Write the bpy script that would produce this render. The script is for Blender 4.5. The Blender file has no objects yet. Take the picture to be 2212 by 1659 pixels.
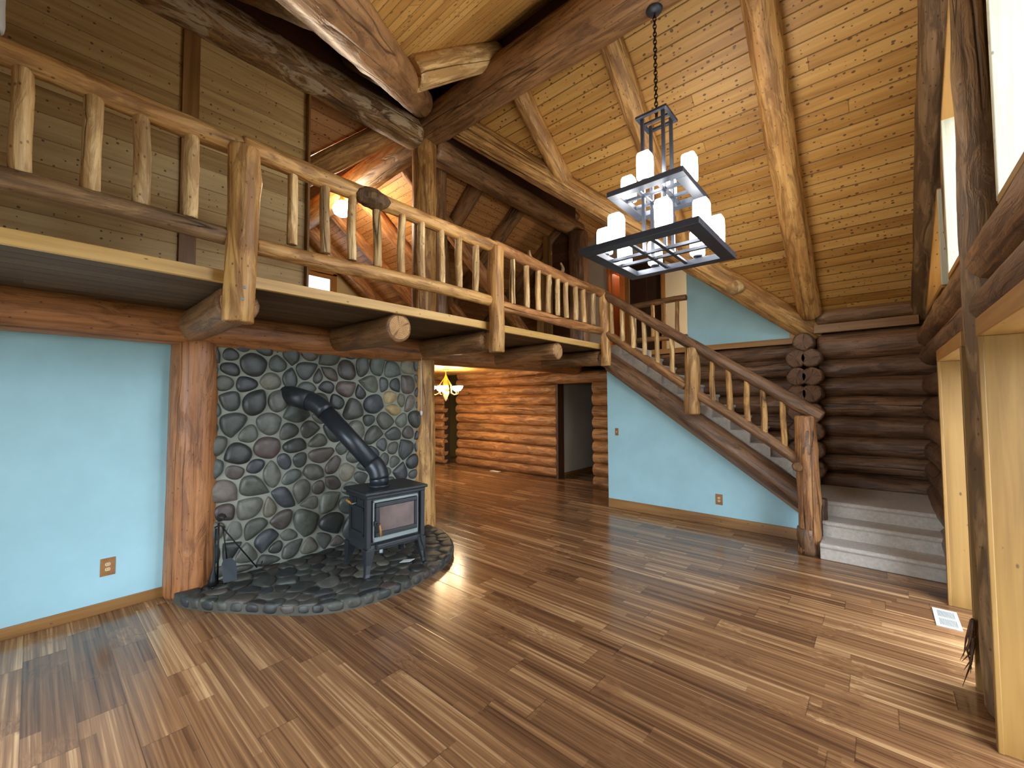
import bpy, bmesh, math, random
from math import sin, cos, pi, radians, sqrt, atan2
from mathutils import Vector, Matrix, noise

random.seed(7)
D = bpy.data
SC = bpy.context.scene
COL = SC.collection
V = Vector

# ---------------------------------------------------------------- helpers
def link(o, parent=None):
    COL.objects.link(o)
    if parent is not None:
        o.parent = parent
        o.matrix_parent_inverse = PW(parent).inverted()
    return o

def PW(o):
    m = o.matrix_basis.copy()
    if o.parent is not None:
        m = PW(o.parent) @ o.matrix_parent_inverse @ m
    return m

def tag(o, label=None, cat=None, group=None, kind=None):
    if label: o['label'] = label
    if cat: o['category'] = cat
    if group: o['group'] = group
    if kind: o['kind'] = kind
    return o

def empty(name, loc, label=None, cat=None, group=None, kind=None):
    o = D.objects.new(name, None)
    o.empty_display_size = .1
    o.matrix_basis = Matrix.Translation(V(loc))
    link(o)
    return tag(o, label, cat, group, kind)

class B:
    """collects shapes and links them as one mesh object"""
    def __init__(s): s.v = []; s.f = []; s.m = []; s.uv = {}; s.sm = []
    def add(s, vs, fs, mi=0, smooth=False, uvs=None):
        b = len(s.v); s.v += [tuple(v) for v in vs]
        for k, f in enumerate(fs):
            if uvs is not None: s.uv[len(s.f)] = uvs[k]
            s.f.append([b + i for i in f]); s.m.append(mi); s.sm.append(smooth)
        return s
    def box(s, lo, hi, mi=0):
        (a, b, c), (d, e, f) = lo, hi
        vs = [(a,b,c),(d,b,c),(d,e,c),(a,e,c),(a,b,f),(d,b,f),(d,e,f),(a,e,f)]
        return s.add(vs, [(0,3,2,1),(4,5,6,7),(0,1,5,4),(1,2,6,5),(2,3,7,6),(3,0,4,7)], mi)
    def obox(s, p0, p1, w, t, up=(0,0,1), mi=0):
        """box along p0-p1, w across (perpendicular to up), t along up"""
        p0 = V(p0); p1 = V(p1); d = (p1 - p0).normalized(); u = V(up)
        u = (u - d * u.dot(d)).normalized(); sd = d.cross(u)
        vs = []
        for p in (p0, p1):
            for a, b in ((-1,-1),(1,-1),(1,1),(-1,1)): vs.append(p + sd * (a * w / 2) + u * (b * t / 2))
        return s.add(vs, [(0,1,2,3),(7,6,5,4),(0,4,5,1),(1,5,6,2),(2,6,7,3),(3,7,4,0)], mi)
    def prism(s, poly, n, mi=0):
        """planar polygon extruded by vector n"""
        k = len(poly); n = V(n); vs = [V(p) for p in poly] + [V(p) + n for p in poly]
        return s.add(vs, [tuple(range(k))[::-1], tuple(range(k, 2 * k))] + [(i, (i+1) % k, k + (i+1) % k, k + i) for i in range(k)], mi)
    def tube(s, pts, r, n=10, mi=0, cap=True, closed=False):
        pts = [V(p) for p in pts]; m = len(pts); rs = r if isinstance(r, (list, tuple)) else [r] * m
        vs = []; u = None
        for i in range(m):
            if closed: d = (pts[(i+1) % m] - pts[i-1]).normalized()
            else: d = (pts[min(i+1, m-1)] - pts[max(i-1, 0)]).normalized()
            if u is None:
                u = d.orthogonal().normalized()
            u = (u - d * u.dot(d)).normalized(); w = d.cross(u)
            for k in range(n): vs.append(pts[i] + (u * cos(2*pi*k/n) + w * sin(2*pi*k/n)) * rs[i])
        fs = []
        for i in range(m if closed else m - 1):
            j = (i + 1) % m
            for k in range(n): fs.append((i*n+k, i*n+(k+1) % n, j*n+(k+1) % n, j*n+k))
        s.add(vs, fs, mi, True)
        if cap and not closed:
            b = len(s.v) - len(vs)
            for ring, rev in ((0, True), (m-1, False)):
                f = [b + ring*n + k for k in range(n)]
                s.f.append(f[::-1] if rev else f); s.m.append(mi); s.sm.append(False)
        return s
    def lathe(s, prof, c=(0,0,0), n=24, mi=0, smooth=True):
        c = V(c); vs = []; fs = []
        for (r, z) in prof:
            for k in range(n): vs.append(c + V((r*cos(2*pi*k/n), r*sin(2*pi*k/n), z)))
        for i in range(len(prof) - 1):
            for k in range(n): fs.append((i*n+k, i*n+(k+1) % n, (i+1)*n+(k+1) % n, (i+1)*n+k))
        return s.add(vs, fs, mi, smooth)
    def build(s, name, mats, parent=None, bevel=0, origin=None, cols=None):
        me = D.meshes.new(name)
        vs = [V(v) for v in s.v]
        if origin is None and parent is not None: origin = PW(parent).translation
        if origin is None:
            lo = V([min(v[i] for v in vs) for i in range(3)]); hi = V([max(v[i] for v in vs) for i in range(3)])
            origin = V(((lo.x+hi.x)/2, (lo.y+hi.y)/2, lo.z))
        origin = V(origin)
        me.from_pydata([v - origin for v in vs], [], s.f)
        for m in (mats if isinstance(mats, (list, tuple)) else [mats]): me.materials.append(m)
        for i, p in enumerate(me.polygons):
            p.material_index = s.m[i]; p.use_smooth = s.sm[i]
        if s.uv:
            uvl = me.uv_layers.new(name='UVMap')
            for i, p in enumerate(me.polygons):
                if i in s.uv:
                    for li, uv in zip(p.loop_indices, s.uv[i]): uvl.data[li].uv = uv
        if cols is not None:
            ca = me.color_attributes.new('tint', 'FLOAT_COLOR', 'POINT')
            for i, c in enumerate(cols): ca.data[i].color = (c[0], c[1], c[2], 1)
        me.update()
        o = D.objects.new(name, me)
        o.matrix_basis = Matrix.Translation(origin)
        link(o, parent)
        if bevel:
            md = o.modifiers.new('bevel', 'BEVEL'); md.width = bevel; md.segments = 2; md.limit_method = 'ANGLE'; md.angle_limit = radians(40)
        return o

def axis_matrix(p0, p1, roll=0):
    p0 = V(p0); z = (V(p1) - p0).normalized()
    x = V((0,0,1)) - z * z.z
    if x.length < .2: x = V((1,0,0)) - z * z.x
    x.normalize(); y = z.cross(x)
    m = Matrix((x, y, z)).transposed().to_4x4()
    return Matrix.Translation(p0) @ m @ Matrix.Rotation(roll, 4, 'Z')

def log(name, p0, p1, r0, r1, mats, parent=None, seed=0, rough=.035, bend=.01, knots=2, segs=20, step=.09, round0=.25, round1=.25, label=None, cat=None, group=None, kind=None, oval=0):
    """one round peeled log; local z runs along it"""
    L = (V(p1) - V(p0)).length
    rnd = random.Random(seed * 7919 + 13)
    n = max(6, min(70, int(L / step)))
    kn = [(rnd.uniform(.05, .95) * L, rnd.uniform(0, 2*pi), rnd.uniform(.1, .22) * min(1, .075 / max(r0, .03))) for _ in range(knots)]
    ox = rnd.uniform(0, 90)
    vs = []; fs = []; mi = []; sm = []
    zs = []
    rr0 = r0 * round0; rr1 = r1 * round1
    zs = [(0, .80), (rr0*.35, .94), (rr0, 1.0)] + [(rr0 + (L - rr0 - rr1) * i / n, 1.0) for i in range(1, n)] + [(L - rr1, 1.0), (L - rr1*.35, .94), (L, .80)]
    bp = rnd.uniform(0, 2*pi); bph = rnd.uniform(0, 2*pi)
    for (z, sc) in zs:
        r = r0 + (r1 - r0) * z / L
        t = z / L
        bx = bend * sin(pi * t * 1.7 + bph) * cos(bp) ; by = bend * sin(pi * t * 1.7 + bph) * sin(bp)
        for k in range(segs):
            a = 2*pi*k/segs
            q = 1 + rough * 1.6 * noise.noise(V((cos(a)*1.1 + ox, sin(a)*1.1, z*1.6/max(.5, r*8)))) + rough * .7 * noise.noise(V((cos(a)*3 + ox, sin(a)*3 + 5, z*5)))
            q *= 1 + oval * cos(2*a)
            for (kz, ka, ks) in kn:
                dz = (z - kz) / (r * .55); da = (a - ka + pi) % (2*pi) - pi
                q += ks * math.exp(-dz*dz - (da/.45)**2)
            vs.append((bx + cos(a)*r*q*sc, by + sin(a)*r*q*sc, z))
    m = len(zs)
    for i in range(m-1):
        for k in range(segs):
            fs.append((i*segs+k, i*segs+(k+1) % segs, (i+1)*segs+(k+1) % segs, (i+1)*segs+k)); mi.append(0); sm.append(True)
    for ring, z, rev in ((0, 0, True), (m-1, L, False)):
        c = len(vs); b0 = ring * segs
        cx = sum(vs[b0+k][0] for k in range(segs))/segs; cy = sum(vs[b0+k][1] for k in range(segs))/segs
        vs.append((cx, cy, z))
        for k in range(segs):
            f = (b0+k, b0+(k+1) % segs, c)
            fs.append(f[::-1] if rev else f); mi.append(1); sm.append(False)
    me = D.meshes.new(name); me.from_pydata(vs, [], fs)
    for mt in mats: me.materials.append(mt)
    me.polygons.foreach_set('material_index', mi); me.polygons.foreach_set('use_smooth', sm); me.update()
    o = D.objects.new(name, me)
    o.matrix_basis = axis_matrix(p0, p1, rnd.uniform(0, 6))
    link(o, parent)
    return tag(o, label, cat, group, kind)

def board(name, p0, p1, w, t, mat, parent=None, up=(0,0,1), bevel=.004, label=None, cat=None, group=None, kind=None):
    """sawn board; local z runs along it, w across, t along up"""
    L = (V(p1) - V(p0)).length
    M = axis_matrix(p0, p1)
    z = M.col[2].xyz; u = V(up); u = (u - z * u.dot(z)).normalized()
    M = Matrix((u.cross(z), u, z)).transposed().to_4x4(); M.translation = V(p0)
    b = B().box((-w/2, -t/2, 0), (w/2, t/2, L))
    me = D.meshes.new(name); me.from_pydata(b.v, [], b.f); me.materials.append(mat); me.update()
    o = D.objects.new(name, me); o.matrix_basis = M; link(o, parent)
    if bevel:
        md = o.modifiers.new('bevel', 'BEVEL'); md.width = bevel; md.segments = 2
    return tag(o, label, cat, group, kind)

# ---------------------------------------------------------------- materials
class NT:
    def __init__(s, name):
        s.m = D.materials.new(name); s.m.use_nodes = True
        s.t = s.m.node_tree; s.t.nodes.clear()
        s.out = s.n('ShaderNodeOutputMaterial')
        s.p = s.n('ShaderNodeBsdfPrincipled'); s.l(s.p.outputs[0], s.out.inputs[0])
    def n(s, k, **kw):
        x = s.t.nodes.new(k)
        for a, b in kw.items(): setattr(x, a, b)
        return x
    def l(s, a, b): s.t.links.new(a, b)
    def val(s, sock, v):
        if hasattr(v, 'is_output') or isinstance(v, bpy.types.NodeSocket): s.l(v, sock)
        else: sock.default_value = v
    def math(s, op, a, b=0.0, c=0.0, clamp=False):
        x = s.n('ShaderNodeMath', operation=op); x.use_clamp = clamp
        s.val(x.inputs[0], a); s.val(x.inputs[1], b); s.val(x.inputs[2], c)
        return x.outputs[0]
    def vmath(s, op, a, b):
        x = s.n('ShaderNodeVectorMath', operation=op); s.val(x.inputs[0], a); s.val(x.inputs[1], b); return x.outputs[0]
    def mapping(s, vec, scale=(1,1,1), loc=(0,0,0)):
        x = s.n('ShaderNodeMapping'); s.l(vec, x.inputs[0]); s.val(x.inputs['Scale'], scale); s.val(x.inputs['Location'], loc); return x.outputs[0]
    def noise(s, vec, scale=1, detail=3, rough=.55, dist=0):
        x = s.n('ShaderNodeTexNoise'); s.l(vec, x.inputs['Vector']); x.inputs['Scale'].default_value = scale
        x.inputs['Detail'].default_value = detail; x.inputs['Roughness'].default_value = rough; x.inputs['Distortion'].default_value = dist
        return x.outputs[0]
    def ramp(s, f, pts):
        x = s.n('ShaderNodeValToRGB'); s.l(f, x.inputs[0]); e = x.color_ramp.elements
        while len(e) < len(pts): e.new(.5)
        for q, (p, c) in zip(e, pts): q.position = p; q.color = (c, c, c, 1) if isinstance(c, (int, float)) else (*c, 1)
        return x.outputs[0]
    def mix(s, f, a, b, mode='MIX'):
        x = s.n('ShaderNodeMix', data_type='RGBA', blend_type=mode); s.val(x.inputs[0], f)
        for sk, v in ((x.inputs[6], a), (x.inputs[7], b)):
            if isinstance(v, tuple): sk.default_value = (*v, 1) if len(v) == 3 else v
            else: s.l(v, sk)
        return x.outputs[2]
    def bump(s, h, strength=.4, dist=.01):
        x = s.n('ShaderNodeBump'); s.l(h, x.inputs['Height']); x.inputs['Strength'].default_value = strength; x.inputs['Distance'].default_value = dist
        s.l(x.outputs[0], s.p.inputs['Normal']); return x
    def sep(s, v):
        x = s.n('ShaderNodeSeparateXYZ'); s.l(v, x.inputs[0]); return x.outputs
    def comb(s, x, y, z=0.0):
        c = s.n('ShaderNodeCombineXYZ'); s.val(c.inputs[0], x); s.val(c.inputs[1], y); s.val(c.inputs[2], z); return c.outputs[0]
    def white(s, v):
        x = s.n('ShaderNodeTexWhiteNoise', noise_dimensions='3D'); s.l(v, x.inputs[0]); return x.outputs
    def hsv(s, col, h=.5, sat=1., v=1.):
        x = s.n('ShaderNodeHueSaturation'); s.val(x.inputs[0], h); s.val(x.inputs[1], sat); s.val(x.inputs[2], v); s.l(col, x.inputs[4]); return x.outputs[0]

def lin(r, g, b):
    f = lambda c: (c/255/12.92) if c/255 <= .04045 else ((c/255 + .055)/1.055)**2.4
    return (f(r), f(g), f(b))

def wood_log(name, dark, mid, light, rough=.5, patch=1.0, crack=1.0, coat=0.0, weather=None):
    T = NT(name)
    tc = T.n('ShaderNodeTexCoord'); oi = T.n('ShaderNodeObjectInfo')
    off = T.vmath('SCALE', T.comb(oi.outputs['Random'], oi.outputs['Random'], oi.outputs['Random']), (0,0,0))
    x = off.node; x.inputs[3].default_value = 60
    P = T.vmath('ADD', tc.outputs['Object'], off)
    grain = T.noise(T.mapping(P, (38, 38, 1.7)), 1, 5, .65, .4)
    patches = T.noise(T.mapping(P, (11, 11, 2.4)), 1, 5, .62, .9)
    streak = T.noise(T.mapping(P, (20, 20, .75)), 1, 4, .6, .6)
    big = T.noise(T.mapping(P, (3, 3, 1.2)), 1, 2, .5)
    col = T.ramp(T.math('ADD', T.math('MULTIPLY', grain, .6), T.math('MULTIPLY', big, .4)), [(.36, mid), (.62, light)])
    ma = T.ramp(T.math('MULTIPLY', patches, patch), [(.46, 0.0), (.62, 1.0)])
    col = T.mix(T.math('MULTIPLY', ma, .82), col, tuple(.62 * d_ + .38 * m_ for d_, m_ in zip(dark, mid)))
    mb = T.ramp(streak, [(.54, 0.0), (.70, 1.0)])
    col = T.mix(T.math('MULTIPLY', mb, .75), col, tuple(c * .75 for c in dark))
    # knots
    vo = T.n('ShaderNodeTexVoronoi'); T.l(T.mapping(P, (4.5, 4.5, 3.0)), vo.inputs['Vector']); vo.inputs['Randomness'].default_value = 1
    kn = T.ramp(vo.outputs['Distance'], [(.07, 1.0), (.16, 0.0)])
    col = T.mix(T.math('MULTIPLY', kn, .75), col, tuple(c * .35 for c in dark))
    # drying cracks
    cr = T.noise(T.mapping(P, (5, 5, .22)), 1, 2, .5, .4)
    cr = T.math('ABSOLUTE', T.math('SUBTRACT', cr, .5))
    crm = T.ramp(cr, [(.0, 1.0), (.012 * crack + .0005, 0.0)])
    gate = T.ramp(T.noise(T.mapping(P, (1.5, 1.5, .6), (7, 3, 1)), 1, 1), [(.5, 0.0), (.6, 1.0)])
    crm = T.math('MULTIPLY', crm, gate)
    col = T.mix(T.math('MULTIPLY', crm, .85), col, tuple(c * .18 for c in dark))
    if weather is not None:
        wm = T.ramp(T.noise(T.mapping(P, (6, 6, 2.0), (3, 1, 9)), 1, 6, .7, 1.2), [(.505, 0.0), (.56, 1.0)])
        col = T.mix(wm, col, weather)
        wd = T.ramp(T.noise(T.mapping(P, (4, 4, 1.6), (13, 2, 5)), 1, 5, .7, 1.5), [(.60, 0.0), (.66, 1.0)])
        col = T.mix(T.math('MULTIPLY', wd, .7), col, tuple(c * .12 for c in dark))
    col = T.hsv(col, .5, 1.0, T.math('ADD', .82, T.math('MULTIPLY', oi.outputs['Random'], .36)))
    T.l(col, T.p.inputs['Base Color'])
    T.p.inputs['Roughness'].default_value = rough
    T.p.inputs['Coat Weight'].default_value = coat; T.p.inputs['Coat Roughness'].default_value = .25
    h = T.math('SUBTRACT', T.math('SUBTRACT', T.math('MULTIPLY', grain, .6), T.math('MULTIPLY', ma, .5)), T.math('MULTIPLY', crm, 1.6))
    T.bump(h, .6, .014)
    return T.m

def end_grain(name, c0, c1):
    T = NT(name)
    tc = T.n('ShaderNodeTexCoord'); x, y, z = T.sep(tc.outputs['Object'])
    r = T.math('SQRT', T.math('ADD', T.math('MULTIPLY', x, x), T.math('MULTIPLY', y, y)))
    w = T.noise(T.mapping(tc.outputs['Object'], (9, 9, 3)), 1, 3)
    rings = T.math('SINE', T.math('ADD', T.math('MULTIPLY', r, 420), T.math('MULTIPLY', w, 9)))
    col = T.ramp(T.math('ADD', T.math('MULTIPLY', rings, .2), T.math('ADD', .1, T.math('MULTIPLY', w, .8))), [(.25, c0), (.75, c1)])
    an = T.math('ARCTAN2', y, x)
    ck = T.noise(T.comb(T.math('MULTIPLY', an, 2.2), T.math('MULTIPLY', r, .8), 3.0), 1, 1)
    ck = T.ramp(T.math('ABSOLUTE', T.math('SUBTRACT', ck, .5)), [(0, 1.0), (.012, 0.0)])
    col = T.mix(T.math('MULTIPLY', ck, .8), col, tuple(c * .12 for c in c0))
    T.l(col, T.p.inputs['Base Color']); T.p.inputs['Roughness'].default_value = .75
    return T.m

def sawn(name, dark, mid, light, rough=.5, coat=0):
    """board with knots, grain along local z"""
    T = NT(name)
    tc = T.n('ShaderNodeTexCoord'); oi = T.n('ShaderNodeObjectInfo')
    off = T.vmath('SCALE', T.comb(oi.outputs['Random'], oi.outputs['Random'], oi.outputs['Random']), (0,0,0)); off.node.inputs[3].default_value = 40
    P = T.vmath('ADD', tc.outputs['Object'], off)
    g = T.noise(T.mapping(P, (24, 24, 1.1)), 1, 4, .6, .5)
    g2 = T.noise(T.mapping(P, (5, 5, .7)), 1, 2, .5, .6)
    col = T.ramp(T.math('ADD', T.math('MULTIPLY', g, .5), T.math('MULTIPLY', g2, .5)), [(.3, dark), (.5, mid), (.7, light)])
    vo = T.n('ShaderNodeTexVoronoi'); T.l(T.mapping(P, (3.0, 3.0, 1.5)), vo.inputs['Vector'])
    kn = T.ramp(T.math('SUBTRACT', vo.outputs['Distance'], T.math('MULTIPLY', T.sep(vo.outputs['Color'])[0], .09)), [(.0, 1.0), (.045, 0.0)])
    col = T.mix(T.math('MULTIPLY', kn, .8), col, tuple(c * .3 for c in dark))
    T.l(col, T.p.inputs['Base Color']); T.p.inputs['Roughness'].default_value = rough; T.p.inputs['Coat Weight'].default_value = coat
    T.bump(g, .12, .004)
    return T.m

def planks(name, w, L, dark, mid, light, groove=.5, knotcol=None, rough=.45, knots=1.0, gw=.035):
    """tongue-and-groove boards; uv in metres, u along the boards"""
    T = NT(name)
    uv = T.n('ShaderNodeUVMap'); u, v, _ = T.sep(uv.outputs[0])
    row = T.math('FLOOR', T.math('DIVIDE', v, w))
    fr = T.math('FRACT', T.math('DIVIDE', v, w))
    rw = T.white(T.comb(row, 3.3, 1.7))
    uu = T.math('ADD', u, T.math('MULTIPLY', rw[0], 7.0))
    seg = T.math('FLOOR', T.math('DIVIDE', uu, L)); fu = T.math('FRACT', T.math('DIVIDE', uu, L))
    idw = T.white(T.comb(row, seg, 9.1))
    idv = idw[0]
    gv = T.comb(T.math('MULTIPLY', uu, 1.4), T.math('MULTIPLY', v, 26), T.math('MULTIPLY', idv, 31))
    g = T.noise(gv, 1, 4, .6, .6)
    g2 = T.noise(T.comb(T.math('MULTIPLY', uu, .8), T.math('MULTIPLY', v, 7), T.math('MULTIPLY', idv, 17)), 1, 2, .5, .4)
    f = T.math('ADD', T.math('MULTIPLY', g, .45), T.math('ADD', T.math('MULTIPLY', g2, .35), T.math('MULTIPLY', idv, .24)))
    col = T.ramp(f, [(.32, dark), (.54, mid), (.78, light)])
    if knotcol is not None:
        vo = T.n('ShaderNodeTexVoronoi', voronoi_dimensions='2D')
        T.l(T.comb(T.math('MULTIPLY', uu, 3.3), T.math('ADD', T.math('MULTIPLY', v, .62 / w), T.math('MULTIPLY', row, 3.7))), vo.inputs['Vector'])
        sz = T.math('MULTIPLY', T.math('POWER', T.sep(vo.outputs['Color'])[0], 4.0), .27 * knots)
        kd = T.math('SUBTRACT', T.math('ADD', vo.outputs['Distance'], T.math('MULTIPLY', g, .03)), sz)
        kn = T.ramp(kd, [(.006, 1.0), (.04, 0.0)])
        col = T.mix(T.math('MULTIPLY', kn, .85), col, knotcol)
    e = T.math('MINIMUM', fr, T.math('SUBTRACT', 1.0, fr))
    gm = T.ramp(e, [(0.0, 1.0), (gw, 0.0)])
    eu = T.math('MULTIPLY', T.math('MINIMUM', fu, T.math('SUBTRACT', 1.0, fu)), L)
    gu = T.ramp(eu, [(0.0, 1.0), (.004, 0.0)])
    gm2 = T.math('MAXIMUM', gm, T.math('MULTIPLY', gu, .7))
    col = T.mix(T.math('MULTIPLY', gm2, groove), col, tuple(c * .22 for c in dark))
    T.l(col, T.p.inputs['Base Color']); T.p.inputs['Roughness'].default_value = rough
    T.bump(T.math('SUBTRACT', T.math('MULTIPLY', g, .15), gm2), .6, .006)
    return T.m

def laminate(name):
    T = NT(name)
    uv = T.n('ShaderNodeUVMap'); u, v, _ = T.sep(uv.outputs[0])
    bw, bl = .192, 1.21
    row = T.math('FLOOR', T.math('DIVIDE', v, bw)); fr = T.math('FRACT', T.math('DIVIDE', v, bw))
    ru = T.math('ADD', u, T.math('MULTIPLY', T.white(T.comb(row, 1.1, 4.2))[0], 9.0))
    seg = T.math('FLOOR', T.math('DIVIDE', ru, bl)); fu = T.math('FRACT', T.math('DIVIDE', ru, bl))
    # strips inside a board, of unequal width and length
    wob = T.math('MULTIPLY', T.white(T.comb(row, seg, 2.0))[0], .35)
    sv = T.math('ADD', T.math('MULTIPLY', fr, 2.6), wob)
    srow = T.math('FLOOR', sv)
    sid0 = T.comb(T.math('ADD', T.math('MULTIPLY', row, 4.0), srow), seg, 1.0)
    sw = T.white(sid0)
    su = T.math('ADD', ru, T.math('MULTIPLY', sw[0], 2.0))
    sseg = T.math('FLOOR', T.math('DIVIDE', su, 1.05))
    sid = T.white(T.comb(T.math('ADD', T.math('MULTIPLY', row, 4.0), srow), T.math('ADD', T.math('MULTIPLY', seg, 5.0), sseg), 6.0))
    idv = sid[0]
    bid = T.white(T.comb(row, seg, 8.8))[0]
    g = T.noise(T.comb(T.math('MULTIPLY', ru, 1.3), T.math('MULTIPLY', v, 85), T.math('MULTIPLY', idv, 37)), 1, 4, .65, .5)
    sap = T.noise(T.comb(T.math('MULTIPLY', ru, .45), T.math('MULTIPLY', v, 34), T.math('MULTIPLY', bid, 53)), 1, 3, .55, .7)
    burl = T.noise(T.comb(T.math('MULTIPLY', ru, 7), T.math('MULTIPLY', v, 22), T.math('MULTIPLY', bid, 23)), 1, 4, .65, 2.4)
    bg = T.ramp(T.noise(T.comb(T.math('MULTIPLY', ru, 2.2), T.math('MULTIPLY', row, 5.1), T.math('MULTIPLY', bid, 9)), 1, 1), [(.56, 0.0), (.66, 1.0)])
    gg = T.mix(T.math('MULTIPLY', bg, .7), sap, burl)
    f = T.math('ADD', T.math('MULTIPLY', gg, .62), T.math('ADD', T.math('MULTIPLY', g, .28), T.math('ADD', T.math('MULTIPLY', idv, .13), T.math('MULTIPLY', bid, .12))))
    f = T.math('SUBTRACT', f, .075)
    col = T.ramp(f, [(.29, lin(72, 48, 33)), (.42, lin(110, 77, 51)), (.55, lin(142, 104, 70)), (.69, lin(198, 160, 116))])
    e = T.math('MULTIPLY', T.math('MINIMUM', fr, T.math('SUBTRACT', 1.0, fr)), bw)
    eu = T.math('MULTIPLY', T.math('MINIMUM', fu, T.math('SUBTRACT', 1.0, fu)), bl)
    gm = T.ramp(T.math('MINIMUM', e, eu), [(0.0, 1.0), (.0022, 0.0)])
    col = T.mix(T.math('MULTIPLY', gm, .55), col, lin(40, 26, 18))
    T.l(col, T.p.inputs['Base Color'])
    T.l(T.math('ADD', .15, T.math('MULTIPLY', g, .08)), T.p.inputs['Roughness'])
    T.p.inputs['IOR'].default_value = 1.5
    T.bump(T.math('SUBTRACT', T.math('MULTIPLY', g, .1), gm), .25, .002)
    return T.m

def plain(name, col, rough=.6, metal=0, bump=0, bscale=80, var=.0, coat=0, vscale=2.0):
    T = NT(name)
    tc = T.n('ShaderNodeTexCoord')
    nz = T.noise(tc.outputs['Object'], bscale, 4, .6)
    big = T.noise(tc.outputs['Object'], vscale, 4, .6)
    c = T.mix(T.ramp(big, [(.35, 0.0), (.65, 1.0)]), tuple(x * (1 - var) for x in col), tuple(min(1, x * (1 + var)) for x in col))
    T.l(c, T.p.inputs['Base Color']); T.p.inputs['Roughness'].default_value = rough; T.p.inputs['Metallic'].default_value = metal
    T.p.inputs['Coat Weight'].default_value = coat
    if bump: T.bump(nz, bump, .004)
    return T.m

def glow(name, col, strength):
    T = NT(name)
    T.p.inputs['Base Color'].default_value = (.8, .8, .8, 1); T.p.inputs['Roughness'].default_value = .35
    T.p.inputs['Emission Color'].default_value = (*col, 1); T.p.inputs['Emission Strength'].default_value = strength
    return T.m

def glass(name):
    T = NT(name)
    T.p.inputs['Base Color'].default_value = (1, 1, 1, 1); T.p.inputs['Roughness'].default_value = 0
    tr = T.n('ShaderNodeBsdfTransparent'); gl = T.n('ShaderNodeBsdfGlossy'); gl.inputs['Roughness'].default_value = .02
    mx = T.n('ShaderNodeMixShader'); mx.inputs[0].default_value = .06
    T.l(tr.outputs[0], mx.inputs[1]); T.l(gl.outputs[0], mx.inputs[2]); T.l(mx.outputs[0], T.out.inputs[0])
    return T.m

def carpet(name):
    T = NT(name)
    tc = T.n('ShaderNodeTexCoord')
    a = T.noise(tc.outputs['Object'], 260, 2, .6); b = T.noise(tc.outputs['Object'], 30, 3, .6)
    c = T.ramp(T.math('ADD', T.math('MULTIPLY', a, .6), T.math('MULTIPLY', b, .4)), [(.3, lin(168, 160, 148)), (.7, lin(222, 216, 206))])
    T.l(c, T.p.inputs['Base Color']); T.p.inputs['Roughness'].default_value = .95
    T.p.inputs['Sheen Weight'].default_value = .3
    T.bump(a, .8, .006)
    return T.m

def stone(name, rough=.42):
    T = NT(name)
    tc = T.n('ShaderNodeTexCoord'); at = T.n('ShaderNodeAttribute', attribute_name='tint')
    a = T.noise(tc.outputs['Object'], 14, 6, .65, .4); b = T.noise(tc.outputs['Object'], 55, 4, .6)
    c = T.mix(T.ramp(a, [(.3, 0.0), (.7, 1.0)]), T.hsv(at.outputs['Color'], .5, 1, .68), T.hsv(at.outputs['Color'], .5, .9, 1.45))
    T.l(c, T.p.inputs['Base Color'])
    T.l(T.math('ADD', rough - .12, T.math('MULTIPLY', a, .3)), T.p.inputs['Roughness'])
    T.p.inputs['Specular IOR Level'].default_value = .55
    T.bump(T.math('ADD', a, T.math('MULTIPLY', b, .3)), .35, .012)
    return T.m

def M_log(key, d, m, l, ed=None, el=None, **k):
    return [wood_log('log_' + key, lin(*d), lin(*m), lin(*l), **k), end_grain('end_' + key, lin(*(ed or d)), lin(*(el or m)))]

GOLD = M_log('gold', (98, 62, 28), (176, 124, 66), (218, 174, 108), rough=.5, patch=1.06)
PALE = M_log('pale', (126, 88, 44), (206, 164, 104), (238, 208, 152), (158, 116, 72), (208, 166, 114), rough=.5, patch=1.1)
BROWN = M_log('brown', (70, 44, 25), (128, 90, 56), (170, 128, 86), (110, 80, 52), (160, 120, 80), rough=.45, coat=.1)
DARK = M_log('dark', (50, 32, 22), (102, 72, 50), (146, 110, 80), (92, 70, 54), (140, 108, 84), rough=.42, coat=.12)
RED = M_log('red', (90, 52, 26), (146, 92, 50), (184, 126, 78), rough=.42, coat=.12, patch=.95)
ORANGE = M_log('orange', (102, 60, 30), (172, 114, 66), (212, 158, 102), (140, 98, 60), (190, 140, 92), rough=.45, patch=1.06)
GREY = M_log('weathered', (84, 58, 32), (156, 114, 66), (196, 154, 98), rough=.6, weather=lin(205, 180, 142), patch=1.15)
STUD = M_log('stud', (64, 45, 28), (120, 90, 58), (164, 130, 88), rough=.6, patch=1.1)
PINE_DAYLIT = sawn('daylight_tinted_pine', lin(150, 146, 122), lin(184, 180, 156), lin(204, 200, 178), .5)  # pine with the daylight on the upper jambs put into its colour
FASCIA = sawn('fascia_pine', lin(176, 134, 70), lin(208, 168, 100), lin(224, 188, 124), .5)
PINE = sawn('pine_trim', lin(136, 94, 42), lin(166, 120, 62), lin(184, 140, 80), .45)
PINE_LIGHT = sawn('pine_pale', lin(114, 82, 36), lin(142, 106, 52), lin(158, 122, 66), .5)
TRIM = sawn('trim_brown', lin(98, 66, 33), lin(138, 98, 52), lin(164, 122, 72), .45)
DARKBOARD = sawn('dark_board', lin(48, 28, 15), lin(78, 47, 26), lin(104, 66, 38), .6)
CEIL = planks('ceiling_planks', .1275, 6.5, lin(160, 112, 50), lin(200, 152, 82), lin(224, 182, 110), .9, lin(84, 50, 26), .45, 1.0, .07)
CEIL_RED = planks('ceiling_planks_loft', .1275, 6.5, lin(158, 102, 54), lin(198, 142, 84), lin(222, 172, 112), .9, lin(84, 46, 24), .5, 1.0, .05)
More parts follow.
